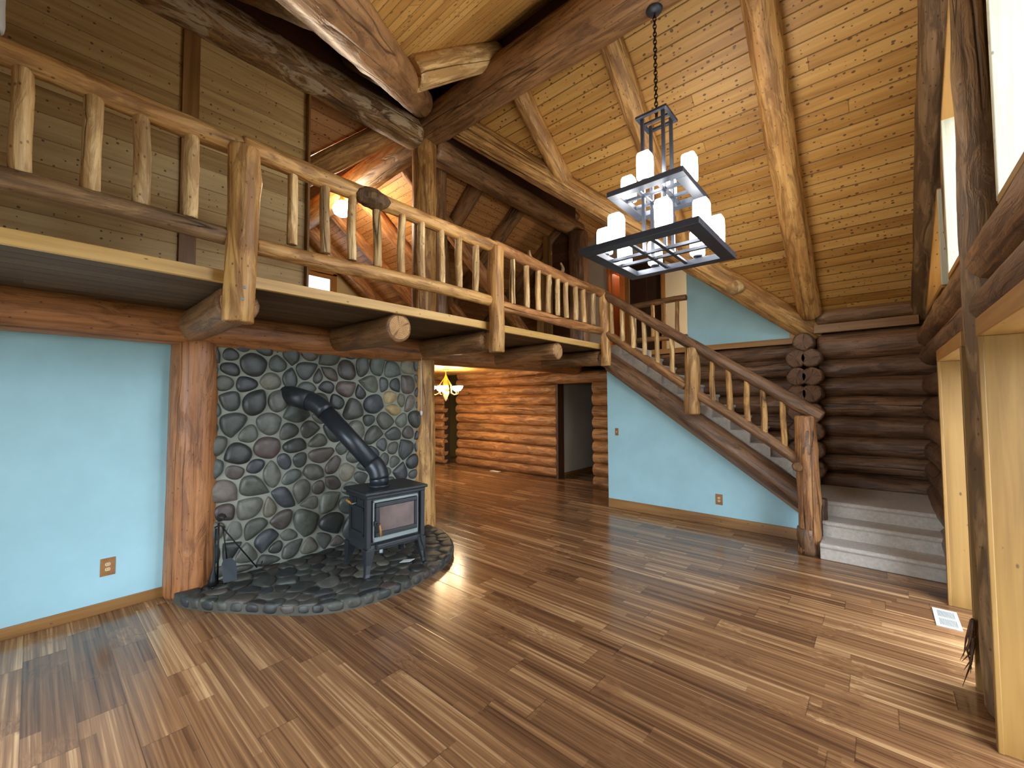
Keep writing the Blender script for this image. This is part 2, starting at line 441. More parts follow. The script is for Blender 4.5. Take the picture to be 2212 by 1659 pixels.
WALLPLANK = planks('wall_planks', .19, 8.0, lin(150, 116, 66), lin(194, 160, 102), lin(222, 194, 138), .55, lin(84, 60, 36), .55, .55, .025)
DECK = planks('deck_planks', .14, 4.0, lin(62, 46, 28), lin(88, 66, 42), lin(112, 86, 56), .9, lin(50, 32, 20), .6, .7, .05)
FLOOR = laminate('laminate_floor')
BLUE = plain('blue_paint', lin(160, 204, 216), .55, bump=.12, bscale=120, var=.05)
BEIGE = plain('beige_paint', lin(196, 186, 166), .6, bump=.1, var=.04)
OLIVE = plain('cream_paint', lin(196, 184, 140), .6, bump=.1, var=.04)
CARPET = carpet('carpet')
STONE = stone('river_stone')
HSTONE = stone('hearth_stone', .5)
MORTAR = plain('mortar', lin(134, 137, 126), .9, bump=.6, bscale=60, var=.15)
BLACK = plain('black_steel', lin(46, 50, 54), .42, .3, bump=.15, bscale=150, var=.1)
PIPE = plain('pipe_steel', lin(50, 56, 62), .35, .35, bump=.05, bscale=90, var=.1)
STEEL = plain('soapstone', lin(140, 152, 152), .45, 0, bump=.2, bscale=120, var=.15)
FIREGLASS = plain('stove_glass', lin(92, 72, 66), .18, 0, var=.35, vscale=5)
BRONZE = plain('dark_bronze', lin(62, 68, 80), .38, .45, var=.08)
CHAINM = plain('chain_iron', lin(30, 26, 22), .45, .6)
OUTLET = sawn('outlet_wood', lin(120, 80, 40), lin(148, 104, 60), lin(168, 124, 78), .5)
ALMOND = plain('almond_plastic', lin(210, 190, 150), .4)
WHITE = plain('white_enamel', lin(222, 226, 226), .35)
VENTDARK = plain('vent_dark', lin(90, 96, 98), .6)
BRASS = plain('brass', lin(226, 178, 84), .3, .8)
IRON = plain('wrought_iron', lin(28, 30, 30), .5, .5)
REDWALL = plain('closet_red', lin(170, 70, 38), .6)
CLOSET = plain('closet_dark', lin(48, 34, 26), .35, var=.2)
GLASS = glass('window_glass')
SHADE = glow('frosted_shade', (1.0, .95, .88), 26.0)
BOWL = glow('warm_bowl', (1.0, .80, .50), 60.0)
GLOBE = glow('warm_globe', (1.0, .80, .56), 150.0)
GROUND = plain('outside_ground', lin(150, 150, 140), .9, var=.2)

# ---------------------------------------------------------------- constants
RX, RY = -4.5, 3.4          # ridges cross here
AP, SL = 5.75, .79          # ceiling apex and slope
def zmain(y): return AP - SL * abs(y - RY)
def zcross(x): return AP - SL * abs(x - RX)
BX = -4.645                 # blue wall on the left
FX = -3.2                   # loft fascia
BK = 7.06                   # log wall face
WX = .37                    # window wall trim
FLOORZ = 2.51               # loft floor
YF = -1.0                   # front of the house

# ---------------------------------------------------------------- setting
def quad_uv(name, polys, mat, kind='structure', thick=.06, parent=None):
    """polys: list of (points, udir, vdir); thickness goes up/outward"""
    b = B()
    for pts, ud, vd in polys:
        pts = [V(p) for p in pts]; ud = V(ud); vd = V(vd)
        n = ud.cross(vd).normalized()
        k = len(pts)
        uvs = [(p.dot(ud), p.dot(vd)) for p in pts]
        b.add(pts, [tuple(range(k))], 0, False, [uvs])
        t = V((0, 0, thick)) if abs(n.z) > .3 else n * thick
        b.add([p + t for p in pts], [tuple(range(k))[::-1]], 0, False, [uvs[::-1]])
        for i in range(k):
            j = (i + 1) % k
            b.add([pts[i], pts[j], pts[j] + t, pts[i] + t], [(0, 1, 2, 3)], 0, False, [[(0, 0), (.1, 0), (.1, .05), (0, .05)]])
    o = b.build(name, mat, parent)
    if kind and parent is None: tag(o, kind=kind)
    return o

hyp = sqrt(1 + SL*SL)
XU = (1, 0, 0); YU = (0, 1, 0)
V_PY = (0, 1/hyp, -SL/hyp)   # down the +y slope
V_NY = (0, -1/hyp, -SL/hyp)
V_PX = (1/hyp, 0, -SL/hyp)
V_NX = (-1/hyp, 0, -SL/hyp)
def mp(x, y): return (x, y, zmain(y))
def cp(x, y): return (x, y, zcross(x))
EY = 7.25; EX = -.55; XE = .95; XW = -9.75; YB = 10.2
quad_uv('ceiling_great_room', [
    ([mp(RX, RY), mp(RX + (EY-RY), EY), mp(XE, EY), mp(XE, RY)], XU, V_PY),
    ([mp(RX, RY), mp(RX + (RY+.35), -.35), mp(XE, -.35), mp(XE, RY)], XU, V_NY),
    ([cp(RX, RY), cp(RX + (RY+.35), -.35), cp(RX + (RY+.35), YF), cp(RX, YF)], YU, V_PX)], CEIL)
quad_uv('ceiling_loft', [
    ([cp(RX, RY), cp(RX + 3.85, EY), cp(RX + 3.85, YB), cp(RX, YB)], YU, V_PX),
    ([mp(RX, RY), mp(RX - 3.85, EY), mp(XW, EY), mp(XW, RY)], XU, V_PY),
    ([mp(RX, RY), mp(RX - 3.75, -.35), mp(XW, -.35), mp(XW, RY)], XU, V_NY),
    ([cp(RX, RY), cp(RX - 3.85, EY), cp(RX - 3.85, YB), cp(RX, YB)], YU, V_NX),
    ([cp(RX, RY), cp(RX - 3.75, -.35), cp(RX - 3.75, YF), cp(RX, YF)], YU, V_NX)], CEIL_RED)

b = B()
fp = [(XW, YF, 0), (XE, YF, 0), (XE, YB, 0), (XW, YB, 0)]
b.add(fp, [(0, 1, 2, 3)], 0, False, [[(p[0], p[1]) for p in fp]])
b.add([(x, y, -.12) for x, y, z in fp], [(3, 2, 1, 0)], 0, False, [[(0, 0)] * 4])
for i in range(4):
    p, q = fp[i], fp[(i+1) % 4]
    b.add([p, q, (q[0], q[1], -.12), (p[0], p[1], -.12)], [(3, 2, 1, 0)], 0, False, [[(0, 0)] * 4])
tag(b.build('floor', FLOOR), kind='structure')

# blue wall on the left under the big beam
tag(B().box((BX - .12, YF, 0), (BX, .95, 2.32)).build('wall_left', BLUE), kind='structure')
o = board('baseboard_left', (BX + .008, YF + .02, .042), (BX + .008, .80, .042), .016, .085, TRIM, kind='structure')
# wall behind the stones
tag(B().box((-4.75, .95, 0), (-4.47, 3.36, 2.43)).build('wall_fireplace', MORTAR), kind='structure')
# blue wall under the stairs, cut along the slope
def zs(x): return 2.10 + (x + 3.149) * (-.729)      # lower edge of the stair stringer trim
b = B()
b.prism([(-3.2, 5.93, 0), (-.72, 5.93, 0), (-.72, 5.93, zs(-.72) + .05), (-3.2, 5.93, 2.18)], (0, .1, 0))
b.box((-3.2, 6.03, 0), (-3.1, 7.0, 2.28))
tag(b.build('wall_stair', BLUE), kind='structure')
board('baseboard_stair', (-3.195, 5.92, .068), (-.70, 5.92, .068), .02, .135, TRIM, kind='structure')

# upper blue wall over the log wall, below the wing roof
xa, xb = -2.35, -.92
b = B(); b.prism([(xa, 7.12, 2.50), (xb, 7.12, 2.50), (xb, 7.12, zcross(xb) + .02), (xa, 7.12, zcross(xa) + .02)], (0, .12, 0))
tag(b.build('wall_upper', BLUE), kind='structure')
board('trim_1', (-3.3, 7.09, 2.475), (-.84, 7.09, 2.475), .05, .085, PINE, kind='structure')
board('trim_2', (-.88, 7.10, 2.50), (-.88, 7.10, 2.80), .09, .05, PINE, up=(0, 1, 0), kind='structure')
board('trim_3', (-.84, 7.08, 2.70), (-.62, 7.08, 2.70), .05, .12, PINE, kind='structure')

# ---------- log walls
def log_wall(name, x0, x1, y, levels, mats, seed, r_extra=1.0, core=True, cz=None, reach=None):
    e = empty(name, ((x0 + x1)/2, y, 0), kind='structure')
    rnd = random.Random(seed)
    if core: B().box((min(x0, x1) , y - .03, 0), (max(x0, x1), y + .16, cz or levels[-1])).build('chinking', MAT_CHINK, e)
    for i in range(len(levels) - 1):
        lo, hi = levels[i], levels[i+1]
        r = (hi - lo)/2 * 1.06
        j0 = rnd.uniform(-.04, .04) if reach else 0
        log('log', (x0 - j0, y, (lo+hi)/2 + rnd.uniform(-.01, .01)), (x1, y, (lo+hi)/2 + rnd.uniform(-.01, .01)), r * rnd.uniform(.95, 1.05), r * rnd.uniform(.95, 1.05), mats, e, seed * 31 + i, rough=.05, bend=.008, knots=3, step=.1)
    return e
MAT_CHINK = plain('chinking', lin(52, 34, 22), .8)
lv = [0, .16, .40, .65, .90, 1.15, 1.42, 1.68, 1.93, 2.19, 2.545]
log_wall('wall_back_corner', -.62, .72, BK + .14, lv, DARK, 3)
e = empty('top_plate_log', (0, 7.12, 2.66), 'dark split log lying under the pine ceiling in the stair corner', 'log')
log('log', (-.62, 7.14, 2.775), (.42, 7.14, 2.775), .12, .11, BROWN, e, 88, rough=.05)
board('flat_face', (-.64, 7.045, 2.60), (.40, 7.045, 2.61), .05, .115, TRIM, e)
lv2 = [0, .16, .42, .68, .93, 1.19, 1.44, 1.70, 1.95, 2.20, 2.43]
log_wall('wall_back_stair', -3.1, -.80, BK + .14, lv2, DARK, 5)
# cross wall: short log ends that stick out at the corner
e = empty('corner_log_ends', (-.75, 6.95, 0), 'dark stack of paired log ends where two log walls cross by the stairs', 'log ends')
for i, z in enumerate([2.42, 2.20, 1.95, 1.72, 1.47, 1.22, .97, .72]):
    for sx in ((0,) if i == 0 else (-1, 1)):
        log('log_end', (-.745 + sx * .082, 6.80, z), (-.745 + sx * .082, 7.15, z), .125, .125, DARK, e, 200 + i * 3 + sx, rough=.05, bend=0, knots=0, step=.12)

lv3 = [0, .21, .44, .66, .88, 1.10, 1.33, 1.55, 1.78, 2.0, 2.2, 2.42]
log_wall('wall_dining', -8.35, -5.14, 7.40, lv3, ORANGE, 11, reach=True)
log_wall('wall_dining_end', -9.7, -8.62, 7.18, lv3, ORANGE, 12, cz=2.4)
log_wall('wall_hall_stub', -4.16, -3.15, 7.18, lv3[:-2], ORANGE, 14, cz=2.0)
log('header_log', (-5.6, 7.24, 2.11), (-3.1, 7.16, 2.11), .12, .125, ORANGE, None, 301, label='orange log laid across the top of the hall doorway', cat='log')
# cut ends of the dining wall at the doorway
B().box((-5.16, 7.30, 0), (-5.10, 7.52, 2.0)).build('door_post', DARKBOARD)
tag(D.objects['door_post'], 'dark brown door post edge on the left side of the hall doorway', 'door post')
tag(B().box((-5.2, 7.5, 0), (-5.12, 9.6, 2.4)).build('wall_hall', BEIGE), kind='structure')
board('baseboard_hall', (-5.11, 7.54, .05), (-5.11, 9.58, .05), .02, .1, TRIM, kind='structure')
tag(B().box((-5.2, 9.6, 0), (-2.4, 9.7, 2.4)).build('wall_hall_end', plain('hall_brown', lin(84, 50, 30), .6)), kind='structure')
tag(B().box((-9.7, YF, 0), (-9.62, YB, 5.9)).build('wall_west_lower', OLIVE), kind='structure')

# upper setting: loft deck
b = B()
def slab(x0, x1, y0, y1):
    pts = [(x0, y0), (x1, y0), (x1, y1), (x0, y1)]
    top = [(p[0], p[1], FLOORZ - .005) for p in pts]; bot = [(p[0], p[1], 2.435) for p in pts]
    uv = [(p[1], p[0]) for p in pts]
    b.add(top, [(0, 1, 2, 3)], 0, False, [uv]); b.add(bot, [(3, 2, 1, 0)], 0, False, [uv[::-1]])
    for i in range(4):
        j = (i+1) % 4
        b.add([bot[i], bot[j], top[j], top[i]], [(0, 1, 2, 3)], 0, False, [[(0, 0), (.1, 0), (.1, .02), (0, .02)]])
slab(XW, FX - .03, YF, 7.0); slab(XW, EX, 7.2, YB); slab(XW, -3.25, 7.0, 7.2)
tag(b.build('floor_loft', DECK), kind='structure')
board('loft_fascia', (FX - .012, YF, 2.472), (FX - .012, 5.85, 2.472), .04, .08, FASCIA, label='long pale pine fascia board along the edge of the loft', cat='fascia')
# dining ceiling
b = B(); pts = [(XW, YF, 2.33), (-4.72, YF, 2.33), (-4.72, 7.3, 2.33), (XW, 7.3, 2.33)]
b.add(pts, [(3, 2, 1, 0)], 0, False, [[(p[0], p[1]) for p in pts][::-1]])
b.add([(x, y, 2.36) for x, y, z in pts], [(0, 1, 2, 3)], 0, False, [[(0, 0)] * 4])
tag(b.build('ceiling_dining', CEIL), kind='structure')

# plank wall of the loft under the cross ridge, with its trims
wy = 1.88
e = quad_uv('wall_loft', [([(-4.60, YF, FLOORZ), (-4.60, wy, FLOORZ), (-4.60, wy, 5.72), (-4.60, YF, 5.72)], YU, (0, 0, 1))], WALLPLANK, thick=-.1)
board('trim_4', (-4.588, .865, FLOORZ), (-4.588, .865, 5.1), .03, .125, TRIM, up=(0, 1, 0), kind='structure')
board('trim_5', (-4.595, wy + .012, FLOORZ), (-4.595, wy + .012, 5.3), .12, .025, TRIM, up=(0, 1, 0), kind='structure')
# filler boards over the ridge logs
for nm, p0, p1 in (('trim_6', (-4.5, YF, 5.50), (-4.5, 3.2, 5.50)), ('trim_7', (-4.5, 3.62, 5.50), (-4.5, 7.1, 5.50))):
    board(nm, p0, p1, .04, .44, DARKBOARD, kind='structure')
board('trim_8', (-4.3, 3.4, 5.64), (XE, 3.4, 5.64), .04, .30, DARKBOARD, kind='structure')

# loft back walls and hall seen over the railing
quad_uv('wall_knee', [([(-8.3, 7.9, FLOORZ), (-5.55, 7.9, FLOORZ), (-5.55, 7.9, zcross(-5.55)), (-8.3, 7.9, zcross(-8.3))], XU, (0, 0, 1))], WALLPLANK, thick=-.06)
board('trim_9', (-5.17, 7.05, FLOORZ), (-5.17, 7.05, 5.1), .10, .12, TRIM, up=(0, 1, 0), kind='structure')
quad_uv('wall_loft_closet', [([(-5.15, 7.22, FLOORZ), (-4.6, 7.22, FLOORZ), (-4.6, 7.22, 5.2), (-5.15, 7.22, 5.2)], XU, (0, 0, 1))], planks('closet_planks', .19, 2.5, lin(70, 44, 26), lin(92, 60, 36), lin(108, 74, 46), .4, lin(50, 30, 18), .6), thick=-.06)
tag(B().box((-5.6, 7.25, FLOORZ), (-5.5, 8.6, 5.2)).build('wall_loft_side', WALLPLANK), kind='structure')
hb = B(); HY = 8.5
def hwall(x0, x1, z0=FLOORZ, z1=None):
    if z1 is not None: hb.box((x0, HY, z0), (x1, HY + .1, z1)); return
    hb.prism([(x0, HY, z0), (x1, HY, z0), (x1, HY, zcross(x1) + .05), (x0, HY, zcross(x0) + .05)], (0, .1, 0))
hwall(-5.5, -4.52); hwall(-4.14, -4.04); hwall(-3.30, -.6)
hwall(-4.52, -4.14, 4.62); hwall(-4.04, -3.30, 4.62)
tag(hb.build('wall_hall_upper', BEIGE), kind='structure')
# doorway to the lit room
e = empty('door_1', (-4.33, HY, FLOORZ), kind='structure')
rd = sawn('door_pine_red', lin(160, 80, 36), lin(204, 116, 56), lin(226, 144, 78), .45)
board('jamb', (-4.50, HY + .02, FLOORZ), (-4.50, HY + .02, 4.62), .05, .14, rd, e, up=(0, 1, 0))
board('jamb', (-4.17, HY + .02, FLOORZ), (-4.17, HY + .02, 4.62), .11, .14, rd, e, up=(0, 1, 0))
board('head', (-4.55, HY + .02, 4.57), (-4.12, HY + .02, 4.57), .1, .14, rd, e)
board('door_leaf', (-4.47, HY + .3, FLOORZ), (-4.47, HY + .3, 4.52), .04, .5, rd, e, up=(0, 1, 0))
tag(B().box((-5.5, 9.5, FLOORZ), (-3.8, 9.6, 4.9)).build('wall_room_far', REDWALL), kind='structure')
e = empty('closet_doors', (-3.67, HY + .06, FLOORZ), 'pair of dark sliding closet doors behind the upstairs hall railing', 'closet doors')
for i, x in enumerate((-4.03, -3.66)):
    pb = B().box((x, HY + .05 + .03*i, FLOORZ), (x + .385, HY + .075 + .03*i, 4.60)); pb.build('door_panel', CLOSET, e, bevel=.003)
for x in (-4.065, -3.27): board('casing', (x, HY - .01, FLOORZ), (x, HY - .01, 4.66), .09, .03, TRIM, e, up=(0, 1, 0))
board('casing', (-4.1, HY - .01, 4.66), (-3.24, HY - .01, 4.66), .03, .09, TRIM, e)
# far gable wall of the loft with its window
tag(B().box((XW, 7.2, FLOORZ), (XW + .1, 7.3, 3)).build('trim_10', TRIM), kind='structure')
e = empty('window_1', (-9.6, 4.05, 3.6), kind='structure')
for p0, p1 in (((-9.6, 3.45, 3.55), (-9.6, 3.45, 4.66)), ((-9.6, 4.62, 3.55), (-9.6, 4.62, 4.66))):
    board('casing', p0, p1, .05, .10, PINE, e, up=(0, 1, 0))
for z in (3.56, 4.65): board('casing', (-9.6, 3.4, z), (-9.6, 4.67, z), .05, .10, PINE, e)
for y in (3.53, 4.54): board('sash', (-9.595, y, 3.6), (-9.595, y, 4.6), .04, .07, PINE, e, up=(0, 1, 0))
board('sash', (-9.595, 3.5, 4.57), (-9.595, 4.57, 4.57), .04, .12, PINE, e)
DAYL = glow('daylight_glow', (.86, .93, 1.0), 3.2)  # pane glows in place of daylight; the wall behind it is solid
B().box((-9.612, 3.55, 3.62), (-9.602, 4.52, 4.53)).build('pane', DAYL, e)
t = B().tube([(-9.53, 3.2, 4.75), (-9.53, 4.95, 4.75)], .012, 8).lathe([(0.001, -.03), (.02, -.015), (.024, 0), (.02, .015), (.001, .03)], (-9.53, 4.97, 4.75), 10)
o = t.build('curtain_rod', IRON); tag(o, 'thin black curtain rod above the small loft window', 'curtain rod')

# ---------- window wall on the right
WT = .85
e = empty('wall_right', (.6, 3, 0), kind='structure')
def wlog(p0, p1, r, mats, sd): log('log', p0, p1, r, r, mats, e, sd, rough=.05, knots=2)
for i, (lo, hi) in enumerate(zip(lv[:-2], lv[1:-1])):
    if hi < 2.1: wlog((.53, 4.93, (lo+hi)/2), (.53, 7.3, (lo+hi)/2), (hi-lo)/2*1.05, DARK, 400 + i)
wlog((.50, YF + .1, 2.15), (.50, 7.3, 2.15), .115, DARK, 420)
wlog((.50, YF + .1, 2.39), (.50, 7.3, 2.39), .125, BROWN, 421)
b = B()
b.box((.62, 4.93, 0), (WT, 7.3, 2.2)); b.box((.56, YF, 2.05), (WT, 7.3, 2.52))
b.box((.56, 3.08, 0), (WT, 3.55, 2.1))
# gable infill with openings for the upper windows
g0, g1 = .60, WT
def gp(pts): b.prism([(g0, y, z) for y, z in pts], (g1 - g0, 0, 0))
gp([(2.95, 2.5), (3.5, 2.5), (3.5, zmain(3.5)), (3.3, zmain(3.3)), (2.95, zmain(2.95))])
gp([(4.52, 2.5), (4.90, 2.5), (4.90, zmain(4.90)), (4.52, zmain(4.52))])
gp([(6.4, 2.5), (7.3, 2.5), (7.3, 2.75), (6.4, zmain(6.4))])
gp([(3.5, 4.4), (4.52, 3.62), (4.52, zmain(4.52)), (3.5, zmain(3.5))])
gp([(4.9, 3.35), (6.4, 2.56), (6.4, zmain(6.4)), (4.9, zmain(4.9))])
gp([(1.45, 2.5), (1.45, 3.46), (2.95, 4.46), (2.95, zmain(2.95)), (-.4, zmain(-.4)), (-.4, 2.5)])
b.box((.56, YF, 2.5), (WT, -.35, 2.9))
b.box((.56, YF, 0), (WT, -.25, 2.1))
b.build('infill', DARKBOARD, e)
# lower windows: deep pine boxes
def deep_window(name, y0, y1, z1, cas=.042):
    w = empty(name, (.6, (y0+y1)/2, 0), kind='structure')
    board('jamb', ((WX + WT)/2, y1 + cas/2, 0), ((WX + WT)/2, y1 + cas/2, z1), WT - WX, cas, PINE_LIGHT, w, up=(0, 1, 0))
    board('jamb', ((WX + WT)/2, y0 - cas/2, 0), ((WX + WT)/2, y0 - cas/2, z1), WT - WX, cas, PINE_LIGHT, w, up=(0, 1, 0))
    board('head', ((WX + WT)/2, y0 - cas, z1 + .045), ((WX + WT)/2, y1 + cas, z1 + .045), WT - WX, .09, PINE, w)
    board('casing', (WX + .01, y1 + .01, 0), (WX + .01, y1 + .01, z1), .02, .03, PINE_LIGHT, w, up=(0, 1, 0))
    for y in (y0 + .04, y1 - .04): board('sash', (WT - .08, y, .02), (WT - .08, y, z1), .05, .08, WHITE, w, up=(0, 1, 0))
    for z in (.06, z1 - .04): board('sash', (WT - .08, y0, z), (WT - .08, y1, z), .05, .08, WHITE, w)
    B().box((WT - .085, y0 + .05, .08), (WT - .075, y1 - .05, z1 - .05)).build('pane', GLASS, w)
deep_window('window_2', 3.60, 4.845, 1.95)
deep_window('window_3', 2.00, 3.00, 1.95)
B().box((.42, -.25, 0), (WT, 1.955, 2.05)).build('daylight_block', WALLPLANK, e)  # unseen panel added to cut the daylight reaching the left wall
# upper windows
def poly_window(name, pts, x0=.42, mat=PINE, sill=True):
    c = V((.6, sum(p[0] for p in pts)/len(pts), min(p[1] for p in pts)))
    w = empty(name, c, kind='structure')
    n = len(pts)
    for i in range(n):
        (y0, z0), (y1, z1) = pts[i], pts[(i+1) % n]
        d = V((0, y1-y0, z1-z0)).normalized(); nn = V((0, d.z, -d.y))     # outward for clockwise
        p0 = V(((x0 + WT)/2, y0, z0)) + nn * .02 - d * .02; p1 = V(((x0 + WT)/2, y1, z1)) + nn * .02 + d * .02
        board('frame_board', p0, p1, WT - x0, .04, PINE_DAYLIT if abs(d.y) < .01 and y0 > 2 else mat, w, up=nn)
    pb = B(); pb.prism([(WT - .06, y, z) for y, z in pts], (.008, 0, 0)); pb.build('pane', GLASS, w)
# points anticlockwise seen from inside (-x): outward normal check done by sign below
poly_window('window_4', [(3.55, 2.58), (3.55, 4.42), (4.45, 3.74), (4.45, 2.58)][::-1])
poly_window('window_5', [(4.93, 2.60), (4.93, 3.36), (6.35, 2.60)][::-1])
poly_window('window_6', [(1.5, 2.58), (1.5, 3.46), (2.88, 4.42), (2.88, 2.58)][::-1], x0=.44, mat=PINE_LIGHT)
log('gable_rafter', (.47, 7.2, zmain(7.2) - .05), (.47, 3.3, zmain(3.3) - .05), .135, .15, STUD, None, 431, rough=.06, label='dark log rafter running up the window wall beside the pine ceiling', cat='rafter')
log('gable_stud', (.52, 4.70, 2.5), (.52, 4.72, 3.9), .085, .085, STUD, None, 432, label='short dark log stud between the two upper windows near the corner', cat='stud')
pm = empty('centre_post', (.47, 3.37, 0), 'tall knobby log post standing between the windows on the right', 'post')
log('trunk', (.475, 3.36, 0), (.475, 3.40, 5.3), .105, .105, STUD, pm, 433, rough=.085, bend=.015, knots=8, segs=24, step=.06)
sb = B()
rs = random.Random(4)
for i in range(9):
    a = V((.36, 3.50 + rs.uniform(-.04, .05), .33 + rs.uniform(-.05, .1)))
    sb.tube([a, a + V((-.01 + rs.uniform(-.02, .01), rs.uniform(-.03, .06), -.12)), a + V((rs.uniform(-.05, .0), rs.uniform(0, .16), -.22 - rs.uniform(0, .08)))], [.008, .005, .001], 5)
sb.build('bark_shred', DARKBOARD, pm)

# closing walls behind the camera and at the ends (front windows are added, unseen, to let daylight in)
b = B()
b.box((-8.5, YF - .1, 0), (-3.5, YF, 2.5)); b.box((-3.5, YF - .1, 0), (-1.1, YF, .12)); b.box((-3.5, YF - .1, 2.3), (-1.1, YF, 2.6))
b.prism([(-9.7, YF - .1, 2.5), (-4.4, YF - .1, 2.5), (-4.4, YF - .1, 5.8), (RX, YF - .1, 5.8), (-8.4, YF - .1, 2.7)], (0, .1, 0))
b.prism([(-4.4, YF - .1, 2.5), (EX, YF - .1, 2.5), (EX, YF - .1, 2.7), (-4.4, YF - .1, 5.75)], (0, .1, 0))
b.box((-1.1, YF - .1, 0), (WT, YF, 2.75))
tag(b.build('wall_front', BROWN[0]), kind='structure')
w = empty('window_added_front', (-2.35, YF, .35), kind='structure')  # unseen window added for daylight from the front
for p0, p1 in (((-3.46, YF - .05, .12), (-3.46, YF - .05, 2.3)), ((-1.12, YF - .05, .12), (-1.12, YF - .05, 2.3)), ((-2.3, YF - .05, .12), (-2.3, YF - .05, 2.3))): board('casing', p0, p1, .1, .12, PINE, w, up=(0, 1, 0))
for z in (.16, 2.26): board('casing', (-3.5, YF - .05, z), (-1.1, YF - .05, z), .12, .1, PINE, w)
B().box((-3.45, YF - .055, .16), (-1.15, YF - .045, 2.26)).build('pane', GLASS, w)
b = B(); b.box((-.9, -.42, 0), (-.8, -.30, 2.9)); b.box((.75, -.42, 0), (.9, -.30, 2.9)); b.box((-.8, -.42, 0), (.75, -.30, .1)); b.box((-.8, -.42, 2.3), (.75, -.30, 2.9))
tag(b.build('wall_front_corner', BROWN[0]), kind='structure')
w = empty('window_added_corner', (0, -.36, .1), kind='structure')  # unseen window added by the camera for frontal light on the stairs
for x in (-.77, -.02, .72): board('casing', (x, -.36, .1), (x, -.36, 2.3), .1, .06, PINE, w, up=(1, 0, 0))
for z in (.13, 2.27): board('casing', (-.8, -.36, z), (.75, -.36, z), .1, .06, PINE, w)
B().box((-.74, -.365, .16), (.69, -.355, 2.24)).build('pane', GLASS, w)
tag(B().box((XW, YB, 0), (XE, YB + .1, 5.8)).build('wall_rear', BEIGE), kind='structure')
tag(B().box((-.62, 7.3, 0), (-.5, YB, 5.0)).build('wall_wing_east', BEIGE), kind='structure')
tag(B().box((-8.5, 7.32, FLOORZ), (-8.3, YB, 4.0)).build('wall_wing_west', BEIGE), kind='structure')
tag(B().box((-8.45, YF, FLOORZ), (-8.3, -.3, 4.0)).build('wall_wing_front', BEIGE), kind='structure')
tag(B().box((-.6, 7.2, 0), (.9, 7.34, 2.95)).build('wall_rear_corner', DARKBOARD), kind='structure')
tag(B().box((-60, -60, -.45), (60, 60, -.35)).build('outside_ground', GROUND), kind='structure')

# ---------------------------------------------------------------- roof logs
G_RAFT = 'log rafters under the great room ceiling'
def rafter(name, x, y0, y1, r, mats, sd, label, dz=.10, x1=None, group=G_RAFT):
    return log(name, (x, y0, zmain(y0) - dz), (x if x1 is None else x1, y1, zmain(y1) - dz), r, r * .96, mats, None, sd, rough=.035, bend=.012, knots=2, label=label, cat='rafter', group=group)
log('ridge_beam', (-4.62, 3.4, 5.30), (.75, 3.4, 5.20), .225, .25, BROWN, None, 500, rough=.04, bend=.02, knots=5, segs=28, label='massive brown ridge beam running from the king post up over the room', cat='beam')
log('ridge_beam', (-4.5, 3.4, 5.22), (-9.6, 3.4, 5.22), .21, .2, GOLD, None, 501, rough=.05, segs=24, label='tan ridge log behind the king post over the loft', cat='beam')
log('ridge_log', (-4.5, 3.26, 5.16), (-4.5, YF, 5.16), .19, .19, GREY, None, 502, rough=.05, segs=24, step=.07, label='weathered ridge log with flaking bark on the left of the king post', cat='beam')
log('ridge_log', (-4.5, 3.5, 5.10), (-4.5, 7.25, 5.10), .185, .17, BROWN, None, 503, rough=.05, segs=24, label='brown ridge log from the king post back over the loft hall', cat='beam')
tag(log('king_post', (-4.5, 3.38, FLOORZ), (-4.5, 3.38, 5.12), .165, .16, GOLD, None, 504, rough=.05, knots=5, segs=24), 'golden king post on the loft with a long crack, all ridges meet on it', 'post')
log('side_post', (-4.78, 3.85, FLOORZ), (-4.72, 3.80, 5.0), .13, .12, BROWN, None, 505, rough=.06, label='slim brown log leaning right behind the king post', cat='post')
log('hall_post', (-4.38, 7.03, FLOORZ), (-4.38, 7.03, 4.98), .19, .19, DARK, None, 506, label='dark log post at the far end of the loft hall', cat='post')
def valley(name, sx, sy, t0, t1, r, mats, sd, label, dz=.12):
    p0 = (RX + sx * t0, RY + sy * t0, AP - SL * t0 - dz); p1 = (RX + sx * t1, RY + sy * t1, AP - SL * t1 - dz)
    return log(name, p0, p1, r, r * .95, mats, None, sd, rough=.04, bend=.02, knots=5, segs=24, label=label, cat='rafter')
vr = valley('valley_rafter', 1, 1, .22, 3.86, .165, GOLD, 510, 'long golden valley log from the king post down to the blue wall corner')
valley('valley_rafter', 1, -1, .0, 3.8, .166, BROWN, 511, 'thick brown valley log sweeping overhead left of the pale short rafter', dz=.13)
valley('valley_rafter', -1, -1, .15, 3.6, .15, GOLD, 512, 'dark valley log on the far left of the king post under the loft planks', dz=.2)
valley('valley_rafter', -1, 1, .2, 3.6, .15, BROWN, 513, 'brown valley log descending behind the king post towards the loft knee wall', dz=.12)
# burl on the long valley log
bm = bmesh.new(); bmesh.ops.create_icosphere(bm, subdivisions=3, radius=.13)
for v in bm.verts: v.co *= 1 + .25 * noise.noise(v.co * 9); v.co.z *= .8
me = D.meshes.new('burl'); bm.to_mesh(me); bm.free(); me.materials.append(PALE[0])
for p in me.polygons: p.use_smooth = True
o = D.objects.new('burl', me); t = 3.02; o.matrix_basis = Matrix.Translation((RX + t + .04, RY + t - .10, AP - SL*t - .17)); link(o, vr)

